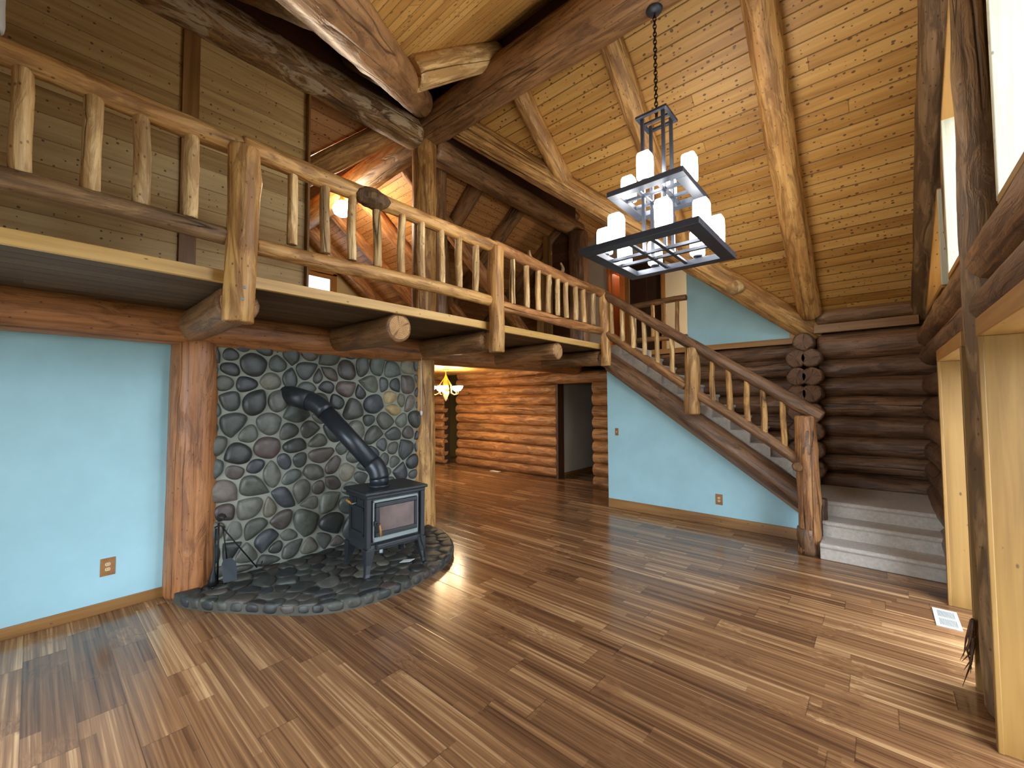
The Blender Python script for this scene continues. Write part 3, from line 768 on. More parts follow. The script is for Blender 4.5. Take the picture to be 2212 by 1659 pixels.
rafter('rafter', -3.13, 3.45, 4.78, .115, GOLD, 520, 'short golden rafter between ridge beam and valley log, nearest the king post')
rafter('rafter', -1.95, 3.45, 5.95, .125, GOLD, 521, 'golden log rafter behind the chandelier stem')
rafter('rafter', -.68, 3.45, 7.0, .14, GOLD, 522, 'longest golden rafter with a deep crack, right of the chandelier')
log('rafter', (-3.16, 3.38, zmain(3.38) - .14), (-3.16, 2.22, zmain(2.22) - .14), .13, .155, PALE, None, 527, rough=.02, bend=.005, knots=1, label='pale yellow rafter lying across the top between ridge beam and valley log', cat='rafter', group=G_RAFT)
rafter('rafter', -1.95, 3.35, .85, .115, PALE, 524, 'pale rafter whose underside just shows at the top edge', dz=.03)
rafter('rafter', -.68, 3.35, -.2, .14, GOLD, 525, 'golden rafter over the window side in front of the ridge')
for k, (y, tx) in enumerate(((2.25, 1.15), (1.1, 2.3), (4.85, 1.4), (5.95, 2.5))):
    log('jack_rafter', (RX + .15, y, zcross(RX + .15) - .13), (RX + tx, y, zcross(RX + tx) - .13), .115, .11, STUD if k < 2 else BROWN, None, 530 + k, rough=.05, label=['brown stub of a jack rafter above the weathered ridge log', 'jack rafter above the weathered ridge log near the left edge', 'jack rafter tucked above the brown ridge log and long valley log', 'lower jack rafter tucked above the long valley log'][k], cat='rafter', group='jack rafters on the cross roof')
for k, (y, tx) in enumerate(((4.83, 1.55), (5.93, 2.75), (7.3, 3.6))):
    log('loft_rafter', (RX - .1, y, zcross(RX - .1) - .12), (RX - tx, y, zcross(RX - tx) - .12), .14, .13, BROWN, None, 540 + k, rough=.05, label=['brown loft rafter just right of the king post', 'second brown loft rafter right of the king post, ends behind the railing', 'dim loft rafter over the plank knee wall'][k], cat='rafter', group='rafters of the loft behind the king post')
for k, x in enumerate((-5.5, -6.85, -7.87, -8.95)):
    log('loft_rafter', (x, 3.45, zmain(3.45) - .12), (x, 7.2, zmain(7.2) - .12), .125, .12, ORANGE, None, 550 + k, rough=.05, label=['loft rafter half hidden by the left side of the king post', 'lit loft rafter seen between the balusters left of the king post', 'lit loft rafter passing behind the globe lamp', 'lit loft rafter farthest back, above the small window'][k], cat='rafter', group='lit rafters over the far loft')

# ---------------------------------------------------------------- posts, beam, joists
log('loft_beam', (-4.5, YF, 2.315), (-4.5, 7.1, 2.315), .17, .165, RED, None, 560, rough=.03, bend=.012, knots=4, segs=28, label='big reddish brown log beam carrying the loft above the fireplace', cat='beam')
log('log_post', (-4.55, .94, 0), (-4.55, .94, 2.2), .19, .17, RED, None, 561, rough=.018, knots=2, segs=28, label='thick reddish log post left of the stone fireplace wall', cat='post')
log('log_post', (-4.5, 3.37, 0), (-4.5, 3.37, 2.2), .16, .15, GOLD, None, 562, rough=.06, knots=5, segs=24, label='golden log post right of the stone fireplace wall beside the stove', cat='post')
JL = ['cut log joist end hidden behind the thick loft post above the left post', 'round cut log joist end under the loft above the stove pipe', 'log joist end behind the middle loft post', 'log joist end under the loft between middle and corner posts', 'log joist end behind the corner post at the stair top']
for k, (y, r) in enumerate(((.905, .135), (2.167, .132), (3.30, .115), (4.665, .115), (5.84, .12))):
    log('loft_joist', (-4.7, y, 2.315), (-3.24, y, 2.318), r, r, [BROWN[0], PALE[1]], None, 570 + k, rough=.04, knots=1, label=JL[k], cat='joist', group='log joists under the loft', round1=.12)
cb = B().tube([(-4.335, 3.22, 2.2), (-4.335, 3.22, 1.52)], .004, 6).lathe([(.004, 0), (.014, -.008), (.016, -.03), (.012, -.055), (.002, -.06)], (-4.335, 3.22, 1.53), 10)
tag(cb.build('pull_cord', WHITE), 'thin pull cord with a white knob hanging by the golden post', 'cord')

# ---------------------------------------------------------------- loft railing
RAILX = -3.13
rl = empty('loft_railing', (RAILX, 2.8, FLOORZ), 'peeled log railing along the edge of the loft', 'railing')
log('top_rail', (RAILX, YF + .1, 3.335), (RAILX, .9, 3.345), .062, .07, GOLD, rl, 600, rough=.05, step=.06)
log('top_rail', (RAILX, .86, 3.345), (RAILX, 3.30, 3.335), .07, .064, GOLD, rl, 601, rough=.05, bend=.014, step=.06)
log('top_rail', (RAILX, 3.26, 3.333), (RAILX, 5.72, 3.275), .066, .07, ORANGE, rl, 602, rough=.06, bend=.012, knots=5, step=.06)
log('lower_rail', (RAILX, YF + .1, 2.715), (RAILX, .80, 2.725), .056, .056, STUD, rl, 603, rough=.05)
log('lower_rail', (RAILX, .96, 2.708), (RAILX, 3.22, 2.73), .056, .06, GOLD, rl, 604, rough=.05, bend=.014)
log('lower_rail', (RAILX, 3.36, 2.695), (RAILX, 5.62, 2.695), .062, .058, ORANGE, rl, 605, rough=.06)
log('post', (-3.09, .86, 2.16), (-3.09, .875, 3.32), .088, .092, GOLD, rl, 606, rough=.04, knots=3, round0=.08, segs=24)
log('post', (-3.09, 3.28, 2.17), (-3.09, 3.285, 3.33), .083, .085, GOLD, rl, 607, rough=.06, knots=3, round0=.1, segs=24)
log('post', (-3.09, 5.69, 2.165), (-3.09, 5.69, 3.28), .075, .078, GOLD, rl, 608, rough=.05, knots=2, round0=.1, segs=24)
bo = B().lathe([(.001, .006), (.008, .005), (.011, 0), (.011, -.02)], (0, 0, 0), 12).build('bolt', STEEL, rl, origin=(0, 0, 0))
bo.matrix_basis = Matrix.Translation((-2.995, .862, 2.375)) @ Matrix.Rotation(radians(90), 4, 'Y')
bo = bo.copy(); link(bo, rl); bo.matrix_basis = Matrix.Translation((-2.995, .852, 2.30)) @ Matrix.Rotation(radians(90), 4, 'Y')
for i, y in enumerate((-.35, -.07, .17, .378, .60, 1.193, 1.431, 1.643, 1.874, 2.106, 2.325, 2.559, 2.778, 3.009, 3.598, 3.859, 4.077, 4.289, 4.493, 4.695, 4.928, 5.147, 5.404)):
    rr = .041 if y < 1 else (.035 if y < 3.1 else .036)
    log('baluster', (RAILX, y, 2.775 - (.02 if y > 3.3 else 0)), (RAILX + .002, y + random.uniform(-.012, .012), 3.30 - (.03 if y > 4 else 0)), rr, rr * .95, PALE, rl, 620 + i, rough=.05, bend=.004, knots=2, segs=14, step=.05, round0=.1)
bm = bmesh.new(); bmesh.ops.create_icosphere(bm, subdivisions=4, radius=.088)
for v in bm.verts:
    v.co *= 1 + .22 * noise.noise(v.co * 12) + .12 * noise.noise(v.co * 30); v.co.y *= 1.75; v.co.z *= .95
me = D.meshes.new('burl'); bm.to_mesh(me); bm.free()
BURL = M_log('burl', (40, 28, 16), (84, 60, 34), (130, 98, 58), rough=.7)[0]
me.materials.append(BURL)
for p in me.polygons: p.use_smooth = True
o = D.objects.new('burl', me); o.matrix_basis = Matrix.Translation((RAILX + .02, 1.80, 3.335)); link(o, rl); o['label'] = 'dark gnarled burl'
for y, h in ((3.93, .11), (4.62, .13)):
    log('branch_stub', (RAILX, y, 3.36), (RAILX, y - .02, 3.36 + h), .03, .012, STUD, rl, 660 + int(y), rough=.15, knots=1, segs=10, step=.03)
log('pale_post', (RAILX, -.205, 3.43), (RAILX, -.185, 4.2), .072, .075, [WHITE, WHITE], None, 670, rough=.03, round0=.5, knots=0, label='pale rounded post end just inside the left edge above the railing', cat='post')

# ---------------------------------------------------------------- staircase
st = empty('staircase', (-1.9, 5.9, 0), 'carpeted staircase with a log stringer rising from the corner to the loft', 'staircase')
log('stringer', (-3.22, 5.83, 2.335), (-.60, 5.83, .470), .128, .135, DARK, st, 680, rough=.03, bend=.008, knots=4, segs=28)
board('trim_board', (-3.19, 5.915, zs(-3.19) + .035), (-.70, 5.915, zs(-.70) + .035), .03, .085, TRIM, st)
def carpet_step(xs, zt, zb, parent, name='step'):
    """one carpeted stair, nosing at x=xs facing +x"""
    x0 = xs - .245; pr = [(x0, zb), (xs - .022, zb), (xs - .022, zt - .05), (xs, zt - .035), (xs + .002, zt - .012), (xs - .012, zt), (x0, zt)]
    b = B(); b.prism([(x, 5.88, z) for x, z in pr][::-1], (0, 1.16, 0)); b.build(name, CARPET, parent, bevel=.008)
for k in range(0, 10):
    xs = -.758 - .2187 * k; zt = .954 + .1545 * k
    if k > -1: carpet_step(xs, zt, zt - .30, st)
    else: carpet_step(xs + .02, zt, .3, st)
b = B(); b.box((-3.23, 5.9, 2.30), (-2.93, 7.03, 2.505)); b.build('step', CARPET, st, bevel=.01)
def front_step(y0, y1, zt, zb, x0=-.50, x1=.50):
    pr = [(y1, zb), (y0 + .022, zb), (y0 + .022, zt - .05), (y0, zt - .035), (y0 - .002, zt - .012), (y0 + .014, zt), (y1, zt)]
    b = B(); b.prism([(x0, y, z) for y, z in pr], (x1 - x0, 0, 0)); b.build('step', CARPET, st, bevel=.008)
front_step(5.37, 5.70, .165, 0); front_step(5.66, 5.98, .33, 0)
front_step(5.94, 7.06, .495, 0, -.62, .50)
log('corner_stub', (-.50, 5.74, 0), (-.50, 5.74, .56), .05, .05, DARK, st, 690)

sr = empty('stair_railing', (-1.8, 5.6, 0), 'peeled log railing climbing beside the stairs', 'railing')
def ry(x): return 5.69 + (x + 3.1) * (-.055)
def rz(x): return 3.285 + (x + 3.13) * (-.700)
def lz(x): return 2.675 + (x + 3.09) * (-.703)
log('top_rail', (-3.16, ry(-3.16), rz(-3.16)), (-.47, ry(-.47), rz(-.47) + .02), .064, .075, DARK, sr, 700, rough=.05, bend=.012, knots=4, step=.06)
log('lower_rail', (-3.06, ry(-3.06), lz(-3.06)), (-1.88, ry(-1.88), lz(-1.88)), .058, .062, BROWN, sr, 701, rough=.06)
log('lower_rail', (-1.76, ry(-1.76), lz(-1.76)), (-.66, ry(-.66), lz(-.66)), .058, .062, BROWN, sr, 702, rough=.06)
log('post', (-1.815, 5.60, 1.46), (-1.80, 5.62, 2.32), .095, .088, GOLD, sr, 703, rough=.07, knots=3, segs=24)
nw = log('post', (-.60, 5.53, 0), (-.60, 5.53, 1.47), .105, .098, ORANGE, sr, 704, rough=.07, knots=7, segs=28, step=.05, round0=.03)
log('foot_block', (-.60, 5.53, 0), (-.60, 5.53, .27), .110, .108, DARK, sr, 699, rough=.05, knots=0, round0=.02, round1=.05)
log('branch_stub', (-.66, 5.50, .93), (-.68, 5.42, .92), .058, .052, [BROWN[0], BROWN[1]], sr, 705, knots=0)
log('burl', (-.61, 5.50, 1.00), (-.59, 5.47, 1.32), .06, .05, DARK, sr, 706, rough=.25, round0=.6, round1=.6, knots=3)
for i, x in enumerate((-2.976, -2.803, -2.633, -2.459, -2.272, -2.068, -1.56, -1.368, -1.174, -1.004, -.81)):
    log('baluster', (x, ry(x), lz(x) + .03), (x, ry(x), rz(x) - .03), .034, .031, PALE if x < -1.9 else GOLD, sr, 710 + i, rough=.1, knots=2, segs=14, step=.05, bend=.006)

hr = empty('hall_railing', (-2.8, 7.05, FLOORZ), 'short log railing at the upstairs hall beside the blue wall', 'railing')
log('top_rail', (-3.3, 7.05, 3.33), (-2.33, 7.05, 3.335), .048, .05, BROWN, hr, 730, rough=.06)
log('lower_rail', (-3.2, 7.05, 2.70), (-2.33, 7.05, 2.69), .045, .045, BROWN, hr, 731)
log('post', (-3.27, 7.05, 2.5), (-3.27, 7.05, 3.36), .06, .055, DARK, hr, 732)
for i, x in enumerate((-2.908, -2.698, -2.488)): log('baluster', (x, 7.05, 2.73), (x, 7.05, 3.30), .034, .032, GOLD, hr, 735 + i, rough=.09, segs=14, step=.05)

# ---------------------------------------------------------------- river stones
def clip(poly, p, n):
    out = []
    k = len(poly)
    for i in range(k):
        a, b = poly[i], poly[(i+1) % k]
        da = (a[0]-p[0])*n[0] + (a[1]-p[1])*n[1]; db = (b[0]-p[0])*n[0] + (b[1]-p[1])*n[1]
        if da <= 0: out.append(a)
        if (da < 0 < db) or (db < 0 < da):
            t = da/(da-db); out.append((a[0]+(b[0]-a[0])*t, a[1]+(b[1]-a[1])*t))
    return out

def scatter(inside, box, d, seed, tries=6000, vary=.35):
    r = random.Random(seed); pts = []
    for _ in range(tries):
        p = (r.uniform(box[0], box[2]), r.uniform(box[1], box[3]))
        if not inside(p): continue
        dd = d * (1 + vary * (2 * r.random() - 1))
        if all((p[0]-q[0])**2 + (p[1]-q[1])**2 > ((dd + q[2])/2)**2 for q in pts): pts.append((p[0], p[1], dd))
    return pts

PAL = [((80,82,76),6), ((62,66,64),6), ((94,95,86),5), ((78,86,80),4), ((94,98,88),4), ((88,80,74),3), ((102,94,84),2), ((94,80,76),1), ((64,68,72),3), ((116,114,98),2), ((136,130,108),1)]
PALF = [tuple(.86*x for x in c) for c, w in PAL for _ in range(w)]

def stones(name, inside, box, d, seed, M, mat, bound, dome=.40, gap=.0055, parent=None, squash=1.0, tone=1.0, special=()):
    pts = scatter(inside, box, d, seed)
    pts += [(x, y, d) for x, y, c in special if 0]
    r = random.Random(seed + 1)
    b = B(); cols = []
    for i, p in enumerate(pts):
        poly = list(bound)
        if len(poly) == 0: poly = [(p[0]-.4, p[1]-.4), (p[0]+.4, p[1]-.4), (p[0]+.4, p[1]+.4), (p[0]-.4, p[1]+.4)]
        else:
            for n in ((1,0),(-1,0),(0,1),(0,-1)): poly = clip(poly, (p[0]+n[0]*.3, p[1]+n[1]*.3), n)
        for j, q in enumerate(pts):
            if i == j: continue
            dx, dy = q[0]-p[0], q[1]-p[1]; dist = sqrt(dx*dx+dy*dy)
            if dist > .6: continue
            t = .5 + .5 * (p[2] - q[2]) / (p[2] + q[2]) * .8
            n = (dx/dist, dy/dist)
            poly = clip(poly, (p[0] + dx*t - n[0]*gap, p[1] + dy*t - n[1]*gap), n)
            if len(poly) < 3: break
        if len(poly) < 3: continue
        cx = sum(a[0] for a in poly)/len(poly); cy = sum(a[1] for a in poly)/len(poly)
        # round corners
        for it in range(3):
            q = []
            f = .26 if it == 0 else .25
            for k in range(len(poly)):
                a, c = poly[k], poly[(k+1) % len(poly)]
                if it == 0 and (a[0]-c[0])**2 + (a[1]-c[1])**2 < 1e-6: continue
                q.append((a[0]*(1-f)+c[0]*f, a[1]*(1-f)+c[1]*f)); q.append((a[0]*f+c[0]*(1-f), a[1]*f+c[1]*(1-f)))
            poly = q
            if len(poly) < 4: break
        if len(poly) < 6: continue
        rad = sum(sqrt((a[0]-cx)**2+(a[1]-cy)**2) for a in poly)/len(poly)
        if rad < .016: continue
        h = rad * dome * r.uniform(.8, 1.25)
        c = r.choice(PALF); k = r.uniform(.8, 1.2) * tone
        c = lin(*[min(255, x*k) for x in c])
        for (sx, sy, sc) in special:
            if (p[0]-sx)**2 + (p[1]-sy)**2 < .0064: c = lin(*sc)
        n = len(poly); base = len(b.v)
        tilt = (r.uniform(-.12, .12), r.uniform(-.12, .12))
        vs = []
        for (s, z) in ((1.0, -.03), (1.0, .12), (.955, .42), (.85, .72), (.62, .93), (.3, 1.0)):
            for a in poly:
                x = cx + (a[0]-cx)*s; y = cy + (a[1]-cy)*s
                zz = h*z
                if z > .05: zz += (tilt[0]*(x-cx) + tilt[1]*(y-cy))*z + .10*h*noise.noise(V((x*14+seed, y*14, i)))
                vs.append((x, y, zz))
        vs.append((cx, cy, h * 1.0))
        fs = []
        for q in range(5):
            for k in range(n): fs.append((q*n+k, q*n+(k+1) % n, (q+1)*n+(k+1) % n, (q+1)*n+k))
        for k in range(n): fs.append((5*n+k, 5*n+(k+1) % n, 6*n))
        b.add([M @ V(v) for v in vs], fs, 0, True)
        cols += [c] * len(vs)
    return b.build(name, mat, parent, cols=cols)

fw = empty('stone_wall', (-4.47, 2.15, .1), 'wall of dark rounded river stones set in mortar behind the stove', 'stone wall')
MW = Matrix(((0, 0, 1, -4.462), (1, 0, 0, 0), (0, 1, 0, 0), (0, 0, 0, 1)))   # (u,v,h) -> (x=h, y=u, z=v)
rect = (.98, .09, 3.35, 2.36)
stones('stone_facing', lambda p: True, rect, .165, 21, MW, STONE, [(rect[0], rect[1]), (rect[2], rect[1]), (rect[2], rect[3]), (rect[0], rect[3])], parent=fw, special=[(2.86, 1.62, (160, 138, 92))])
B().box((-4.47, .98, .05), (-4.455, 3.34, 2.36)).build('mortar_bed', MORTAR, fw)

he = empty('stone_hearth', (-3.9, 2.1, 0), 'low curved hearth of dark river stones under the wood stove', 'hearth')
HP = [(-4.46, .80), (-4.203, .838), (-3.857, 1.063), (-3.422, 1.375), (-3.241, 1.579), (-3.15, 1.842), (-3.137, 2.141), (-3.186, 2.424), (-3.278, 2.719), (-3.44, 2.98), (-3.70, 3.18), (-4.05, 3.33), (-4.46, 3.36)]
def smooth_poly(P, it=2):
    for _ in range(it):
        q = [P[0]]
        for a, c in zip(P[:-1], P[1:]):
            q += [(a[0]*.75+c[0]*.25, a[1]*.75+c[1]*.25), (a[0]*.25+c[0]*.75, a[1]*.25+c[1]*.75)]
        P = q + [P[-1]]
    return P
HS = smooth_poly(HP)
b = B(); b.prism([(x, y, 0) for x, y in HS], (0, 0, .074)); b.build('mortar_slab', plain('hearth_mortar', lin(78, 76, 68), .9, bump=.6, bscale=60, var=.2), he)
def in_h(p):
    c = False; k = len(HS)
    for i in range(k):
        (x1, y1), (x2, y2) = HS[i], HS[i-1]
        if (y1 > p[1]) != (y2 > p[1]) and p[0] < (x2-x1)*(p[1]-y1)/(y2-y1) + x1: c = not c
    return c
cxh, cyh = -3.95, 2.1
def shrink(p): return (cxh + (p[0]-cxh)*1.03, cyh + (p[1]-cyh)*1.03)
MH = Matrix.Translation((0, 0, .073))
stones('stone_paving', lambda p: in_h(shrink(p)), (-4.5, .8, -3.1, 3.4), .125, 33, MH, HSTONE, HS, dome=.22, gap=.004, parent=he, tone=.80)
# rim of stones on the edge
r = random.Random(5)
HL = [V((p[0], p[1], 0)) for p in HS]; acc = [0]
for p, q in zip(HL[:-1], HL[1:]): acc.append(acc[-1] + (q - p).length)
def along(t):
    for i in range(len(HL) - 1):
        if acc[i+1] >= t: return HL[i].lerp(HL[i+1], (t - acc[i]) / max(1e-6, acc[i+1] - acc[i])), (HL[i+1] - HL[i]).normalized()
    return HL[-1], (HL[-1] - HL[-2]).normalized()
t = .16; k = 0
while t < acc[-1] - .12:
    a = r.uniform(.045, .075); c, tg = along(t + a); nr = V((tg.y, -tg.x, 0))
    if nr.dot(c - V((cxh, cyh, 0))) < 0: nr = -nr
    bm = bmesh.new(); bmesh.ops.create_icosphere(bm, subdivisions=3, radius=1)
    hh = r.uniform(.036, .043)
    for v in bm.verts:
        q = V([abs(x)**.7 * (1 if x > 0 else -1) for x in v.co]) * (1 + .12*noise.noise(v.co*1.5 + V((k*3.1, 0, 0))))
        v.co = c - nr*.028 + tg*q.x*a*.96 + nr*q.y*.040 + V((0, 0, .046 + q.z*hh))
    cc = lin(*[q*.82 for q in r.choice(PALF)])
    b = B(); b.add([v.co.copy() for v in bm.verts], [[v.index for v in f.verts] for f in bm.faces], 0, True)
    b.build('edge_stone', HSTONE, he, cols=[cc]*len(bm.verts)); bm.free()
    t += 2*a + .006; k += 1

# ---------------------------------------------------------------- wood stove (local +x = front, +y = right side)
HT = .105
SA = radians(-4.5)
so = D.objects.new('wood_stove', None)
so.matrix_basis = Matrix.Translation((-3.615, 2.27, HT)) @ Matrix.Rotation(SA, 4, 'Z'); link(so)
tag(so, 'black cast iron wood stove with a glass door standing on the stone hearth', 'stove')
def spart(b, name, mat, bev=.004, par=None):
    """built in stove coordinates"""
    me = D.meshes.new(name); me.from_pydata([V(v) for v in b.v], [], b.f)
    me.materials.append(mat)
    for i, p in enumerate(me.polygons): p.use_smooth = b.sm[i]
    o = D.objects.new(name, me); COL.objects.link(o); o.parent = par or so
    if bev:
        md = o.modifiers.new('bevel', 'BEVEL'); md.width = bev; md.segments = 2; md.limit_method = 'ANGLE'
    return o
BW, BD = .275, .205     # half width (y), half depth (x)
z0, z1 = .245, .675
bd = B().box((-BD, -BW, z0), (BD - .012, BW, z1))
spart(bd, 'firebox', BLACK, .008)
bt = B()   # flared base skirt
bt.add([(-BD, -BW, z0+.02), (BD, -BW, z0+.02), (BD, BW, z0+.02), (-BD, BW, z0+.02), (-BD-.02, -BW-.02, z0-.03), (BD+.025, -BW-.02, z0-.03), (BD+.025, BW+.02, z0-.03), (-BD-.02, BW+.02, z0-.03)],
       [(0,1,2,3), (7,6,5,4), (0,4,5,1), (1,5,6,2), (2,6,7,3), (3,7,4,0)])
spart(bt, 'base_skirt', BLACK, .006)
tp = B()
tp.box((-BD-.03, -BW-.045, .705), (BD+.04, BW+.045, .735))
tp.box((-BD-.015, -BW-.025, .672), (BD+.022, BW+.025, .706))
spart(tp, 'top_plate', BLACK, .010)
tc_ = B().box((-BD-.02, -BW-.03, .7345), (BD+.02, -.10, .738)); spart(tc_, 'top_trivet', BLACK, .002)
for sx in (-1, 1):
    for sy in (-1, 1):
        lb = B(); x, y = sx*(BD-.02), sy*(BW-.015)
        prof = [(z0-.01, .045, 0), (z0-.07, .040, .004), (.10, .028, .014), (.03, .022, .026), (0, .025, .032)]
        vs = []
        for (z, w, o_) in prof:
            for ax, ay in ((-1,-1),(1,-1),(1,1),(-1,1)): vs.append((x + sx*o_ + ax*w, y + sy*o_ + ay*w, z))
        fs = [(3,2,1,0)] if False else []
        n = len(prof)
        for i in range(n-1):
            for k in range(4): fs.append((i*4+k, (i+1)*4+k, (i+1)*4+(k+1) % 4, i*4+(k+1) % 4))
        fs += [(0,1,2,3), ((n-1)*4+3, (n-1)*4+2, (n-1)*4+1, (n-1)*4)]
        lb.add(vs, fs); spart(lb, 'leg', BLACK, .006)
# front corner columns and surround
for sy in (-1, 1):
    cbx = B().box((BD-.035, sy*BW-.022, z0), (BD+.018, sy*BW+.022, .69)); spart(cbx, 'corner_column', BLACK, .006)
sb = B()
fy0, fy1, fz0, fz1 = -.232, .232, .285, .655
for lo, hi in (((BD-.014, fy0, fz0), (BD+.004, fy1, fz0+.042)), ((BD-.014, fy0, fz1-.022), (BD+.004, fy1, fz1)), ((BD-.014, fy0, fz0), (BD+.004, fy0+.016, fz1)), ((BD-.014, fy1-.016, fz0), (BD+.004, fy1, fz1))): sb.box(lo, hi)
o = spart(sb, 'door_surround', STEEL, .004); o['label'] = 'pale grey soapstone door surround'
dr = B()
y0, y1, a0, a1 = -.212, .215, .330, .630
gy0, gy1, c0, c1 = -.175, .185, .372, .592
for lo, hi in (((BD-.01, y0, a0), (BD+.022, y1, c0)), ((BD-.01, y0, c1), (BD+.022, y1, a1)), ((BD-.01, y0, c0), (BD+.022, gy0, c1)), ((BD-.01, gy1, c0), (BD+.022, y1, c1))): dr.box(lo, hi)
door = spart(dr, 'door', BLACK, .006)
o = spart(B().box((BD-.008, gy0-.004, c0-.004), (BD+.010, gy1+.004, c1+.004)), 'glass_pane', FIREGLASS, 0, door); o['label'] = 'smoky brown glass'
hb_ = B().tube([(BD+.018, -.205, .455), (BD+.05, -.208, .455), (BD+.055, -.19, .45)], .011, 10).box((BD+.01, -.228, .435), (BD+.034, -.188, .475))
spart(hb_, 'handle', BLACK, .003, door)
o = spart(B().tube([(BD+.055, -.192, .452), (BD+.062, -.185, .40), (BD+.066, -.184, .345)], [.009, .011, .009], 10), 'handle_grip', PINE, 0, door); o['label'] = 'turned wooden grip'
ap = B().box((BD-.02, -.21, .225), (BD+.045, .21, .272)); spart(ap, 'ash_lip', BLACK, .012)
# side panel with raised frame
sp = B()
for lo, hi in (((-.165, -BW-.012, .33), (.135, -BW+.002, .36)), ((-.165, -BW-.012, .555), (.135, -BW+.002, .585)), ((-.165, -BW-.012, .33), (-.135, -BW+.002, .585)), ((.105, -BW-.012, .33), (.135, -BW+.002, .585))): sp.box(lo, hi)
sp.box((-.12, -BW-.008, .60), (-.03, -BW+.002, .655)); sp.box((.03, -BW-.008, .60), (.12, -BW+.002, .655))
spart(sp, 'side_panel', BLACK, .003)
hd = B().tube([(-.02, -BW, .61), (-.03, -BW-.045, .605)], .006, 8); h0 = spart(hd, 'damper_rod', STEEL, 0)
spart(B().tube([(-.03, -BW-.045, .605), (-.075, -BW-.075, .64)], [.010, .013], 10), 'damper_grip', PINE, 0)
spart(B().tube([(BD+.02, .245, .30), (BD+.03, .25, .20), (BD+.02, .285, .12), (BD+.05, .29, .0)], .004, 6), 'power_cord', IRON, 0)
spart(B().lathe([(.001, 0), (.016, .004), (.016, .03), (.001, .034)], (BD+.02, -.16, .185), 10), 'air_knob', STEEL, 0)

pp = empty('stove_pipe', (-3.63, 2.21, HT + .735), 'black stove pipe bending from the stove top into the stone wall', 'stove pipe')
RPI = .083
P0 = V((-3.625, 2.205, .838)); P1 = V((-3.625, 2.205, .985)); P2 = V((-4.20, 1.86, 1.635)); P3 = V((-4.46, 1.705, 1.715))
def arc(a, b, c, t, n=5):
    """rounded bend at b"""
    d0 = (a-b).normalized()*t; d1 = (c-b).normalized()*t
    return [b + d0*(1-s)**2 + d1*s**2 for s in [i/n for i in range(n+1)]]
B().tube([P0, P0 + V((0,0,.02))], [.098, .098], 28).tube([P0 + V((0,0,.015)), P1 - V((0,0,.04))], RPI + .004, 28).build('collar', PIPE, pp)
B().tube([P1 - V((0,0,.06))] + arc(P0, P1, P2, .075) + [P1 + (P2-P1).normalized()*.10], RPI + .006, 28).build('lower_elbow', PIPE, pp)
B().tube([P1 + (P2-P1).normalized()*.08, P2 - (P2-P1).normalized()*.10], RPI, 28).build('pipe_section', PIPE, pp)
B().tube([P2 - (P2-P1).normalized()*.14] + arc(P1, P2, P3, .09) + [P2 + (P3-P2).normalized()*.10], RPI + .006, 28).build('upper_elbow', PIPE, pp)
for q in (.35, .65):
    pass
B().tube([P2 + (P3-P2).normalized()*.08, P3 + (P3-P2).normalized()*.06], RPI + .014, 28).build('wall_thimble', BLACK, pp)

# fireplace tools
ft = empty('tool_stand', (-4.27, 1.07, .1), 'dark iron tool stand beside the left log post on the hearth', 'tool stand')
B().tube([(-4.27, 1.07, .11), (-4.27, 1.07, .62)], .008, 8).build('pole', IRON, ft)
sp = [(-4.27 + .032*(1-k/22)*cos(k*.7)*.2, 1.085 + .036*(1-k/22)*cos(k*.7), .66 + .036*(1-k/22)*sin(k*.7)) for k in range(18)]
B().tube(sp, .007, 6).build('scroll', IRON, ft)
B().tube([(-4.30, 1.05, .58), (-4.27, 1.07, .60), (-4.24, 1.11, .58)], .006, 6).build('hook', IRON, ft)
B().tube([(-4.27, 1.07, .13), (-4.22, 1.02, .10)], .008, 6).tube([(-4.27, 1.07, .13), (-4.34, 1.06, .10)], .008, 6).tube([(-4.27, 1.07, .13), (-4.25, 1.13, .10)], .008, 6).build('foot', IRON, ft)
fs_ = empty('fireplace_shovel', (-4.23, 1.15, .12), 'flat iron fireplace shovel leaning on its stand', 'shovel')
B().tube([(-4.27, 1.10, .59), (-4.245, 1.13, .30)], .006, 6).build('rod', IRON, fs_)
b = B(); b.prism([(-4.25, 1.105, .31), (-4.243, 1.16, .31), (-4.232, 1.195, .27), (-4.205, 1.20, .12), (-4.215, 1.10, .12), (-4.245, 1.09, .27)], (.006, -.002, .001)); b.build('blade', PIPE, fs_, bevel=.002)
fk = empty('fireplace_poker', (-4.36, 1.36, .12), 'thin iron poker leaning to the right against the stone wall foot', 'poker')
B().tube([(-4.28, 1.10, .575), (-4.365, 1.40, .125)], .006, 6).build('rod', IRON, fk)
B().tube([(-4.36, 1.385, .15), (-4.35, 1.43, .145), (-4.35, 1.44, .175)], .006, 6).build('hook', IRON, fk)
tag(B().tube([(-4.255, 1.03, .11), (-4.255, 1.032, .16), (-4.258, 1.04, .26), (-4.262, 1.05, .58)], [.035, .03, .008, .007], 10).build('hearth_brush', IRON), 'dark hearth brush hanging low on the tool stand', 'brush')
pb = B(); pb.prism([(-3.50, 2.40, .118), (-3.47, 2.33, .118), (-3.40, 2.40, .124), (-3.42, 2.47, .126)], (0, 0, .003))
tag(pb.build('paper_scrap', WHITE), 'white scrap of paper on the hearth under the stove front', 'paper')

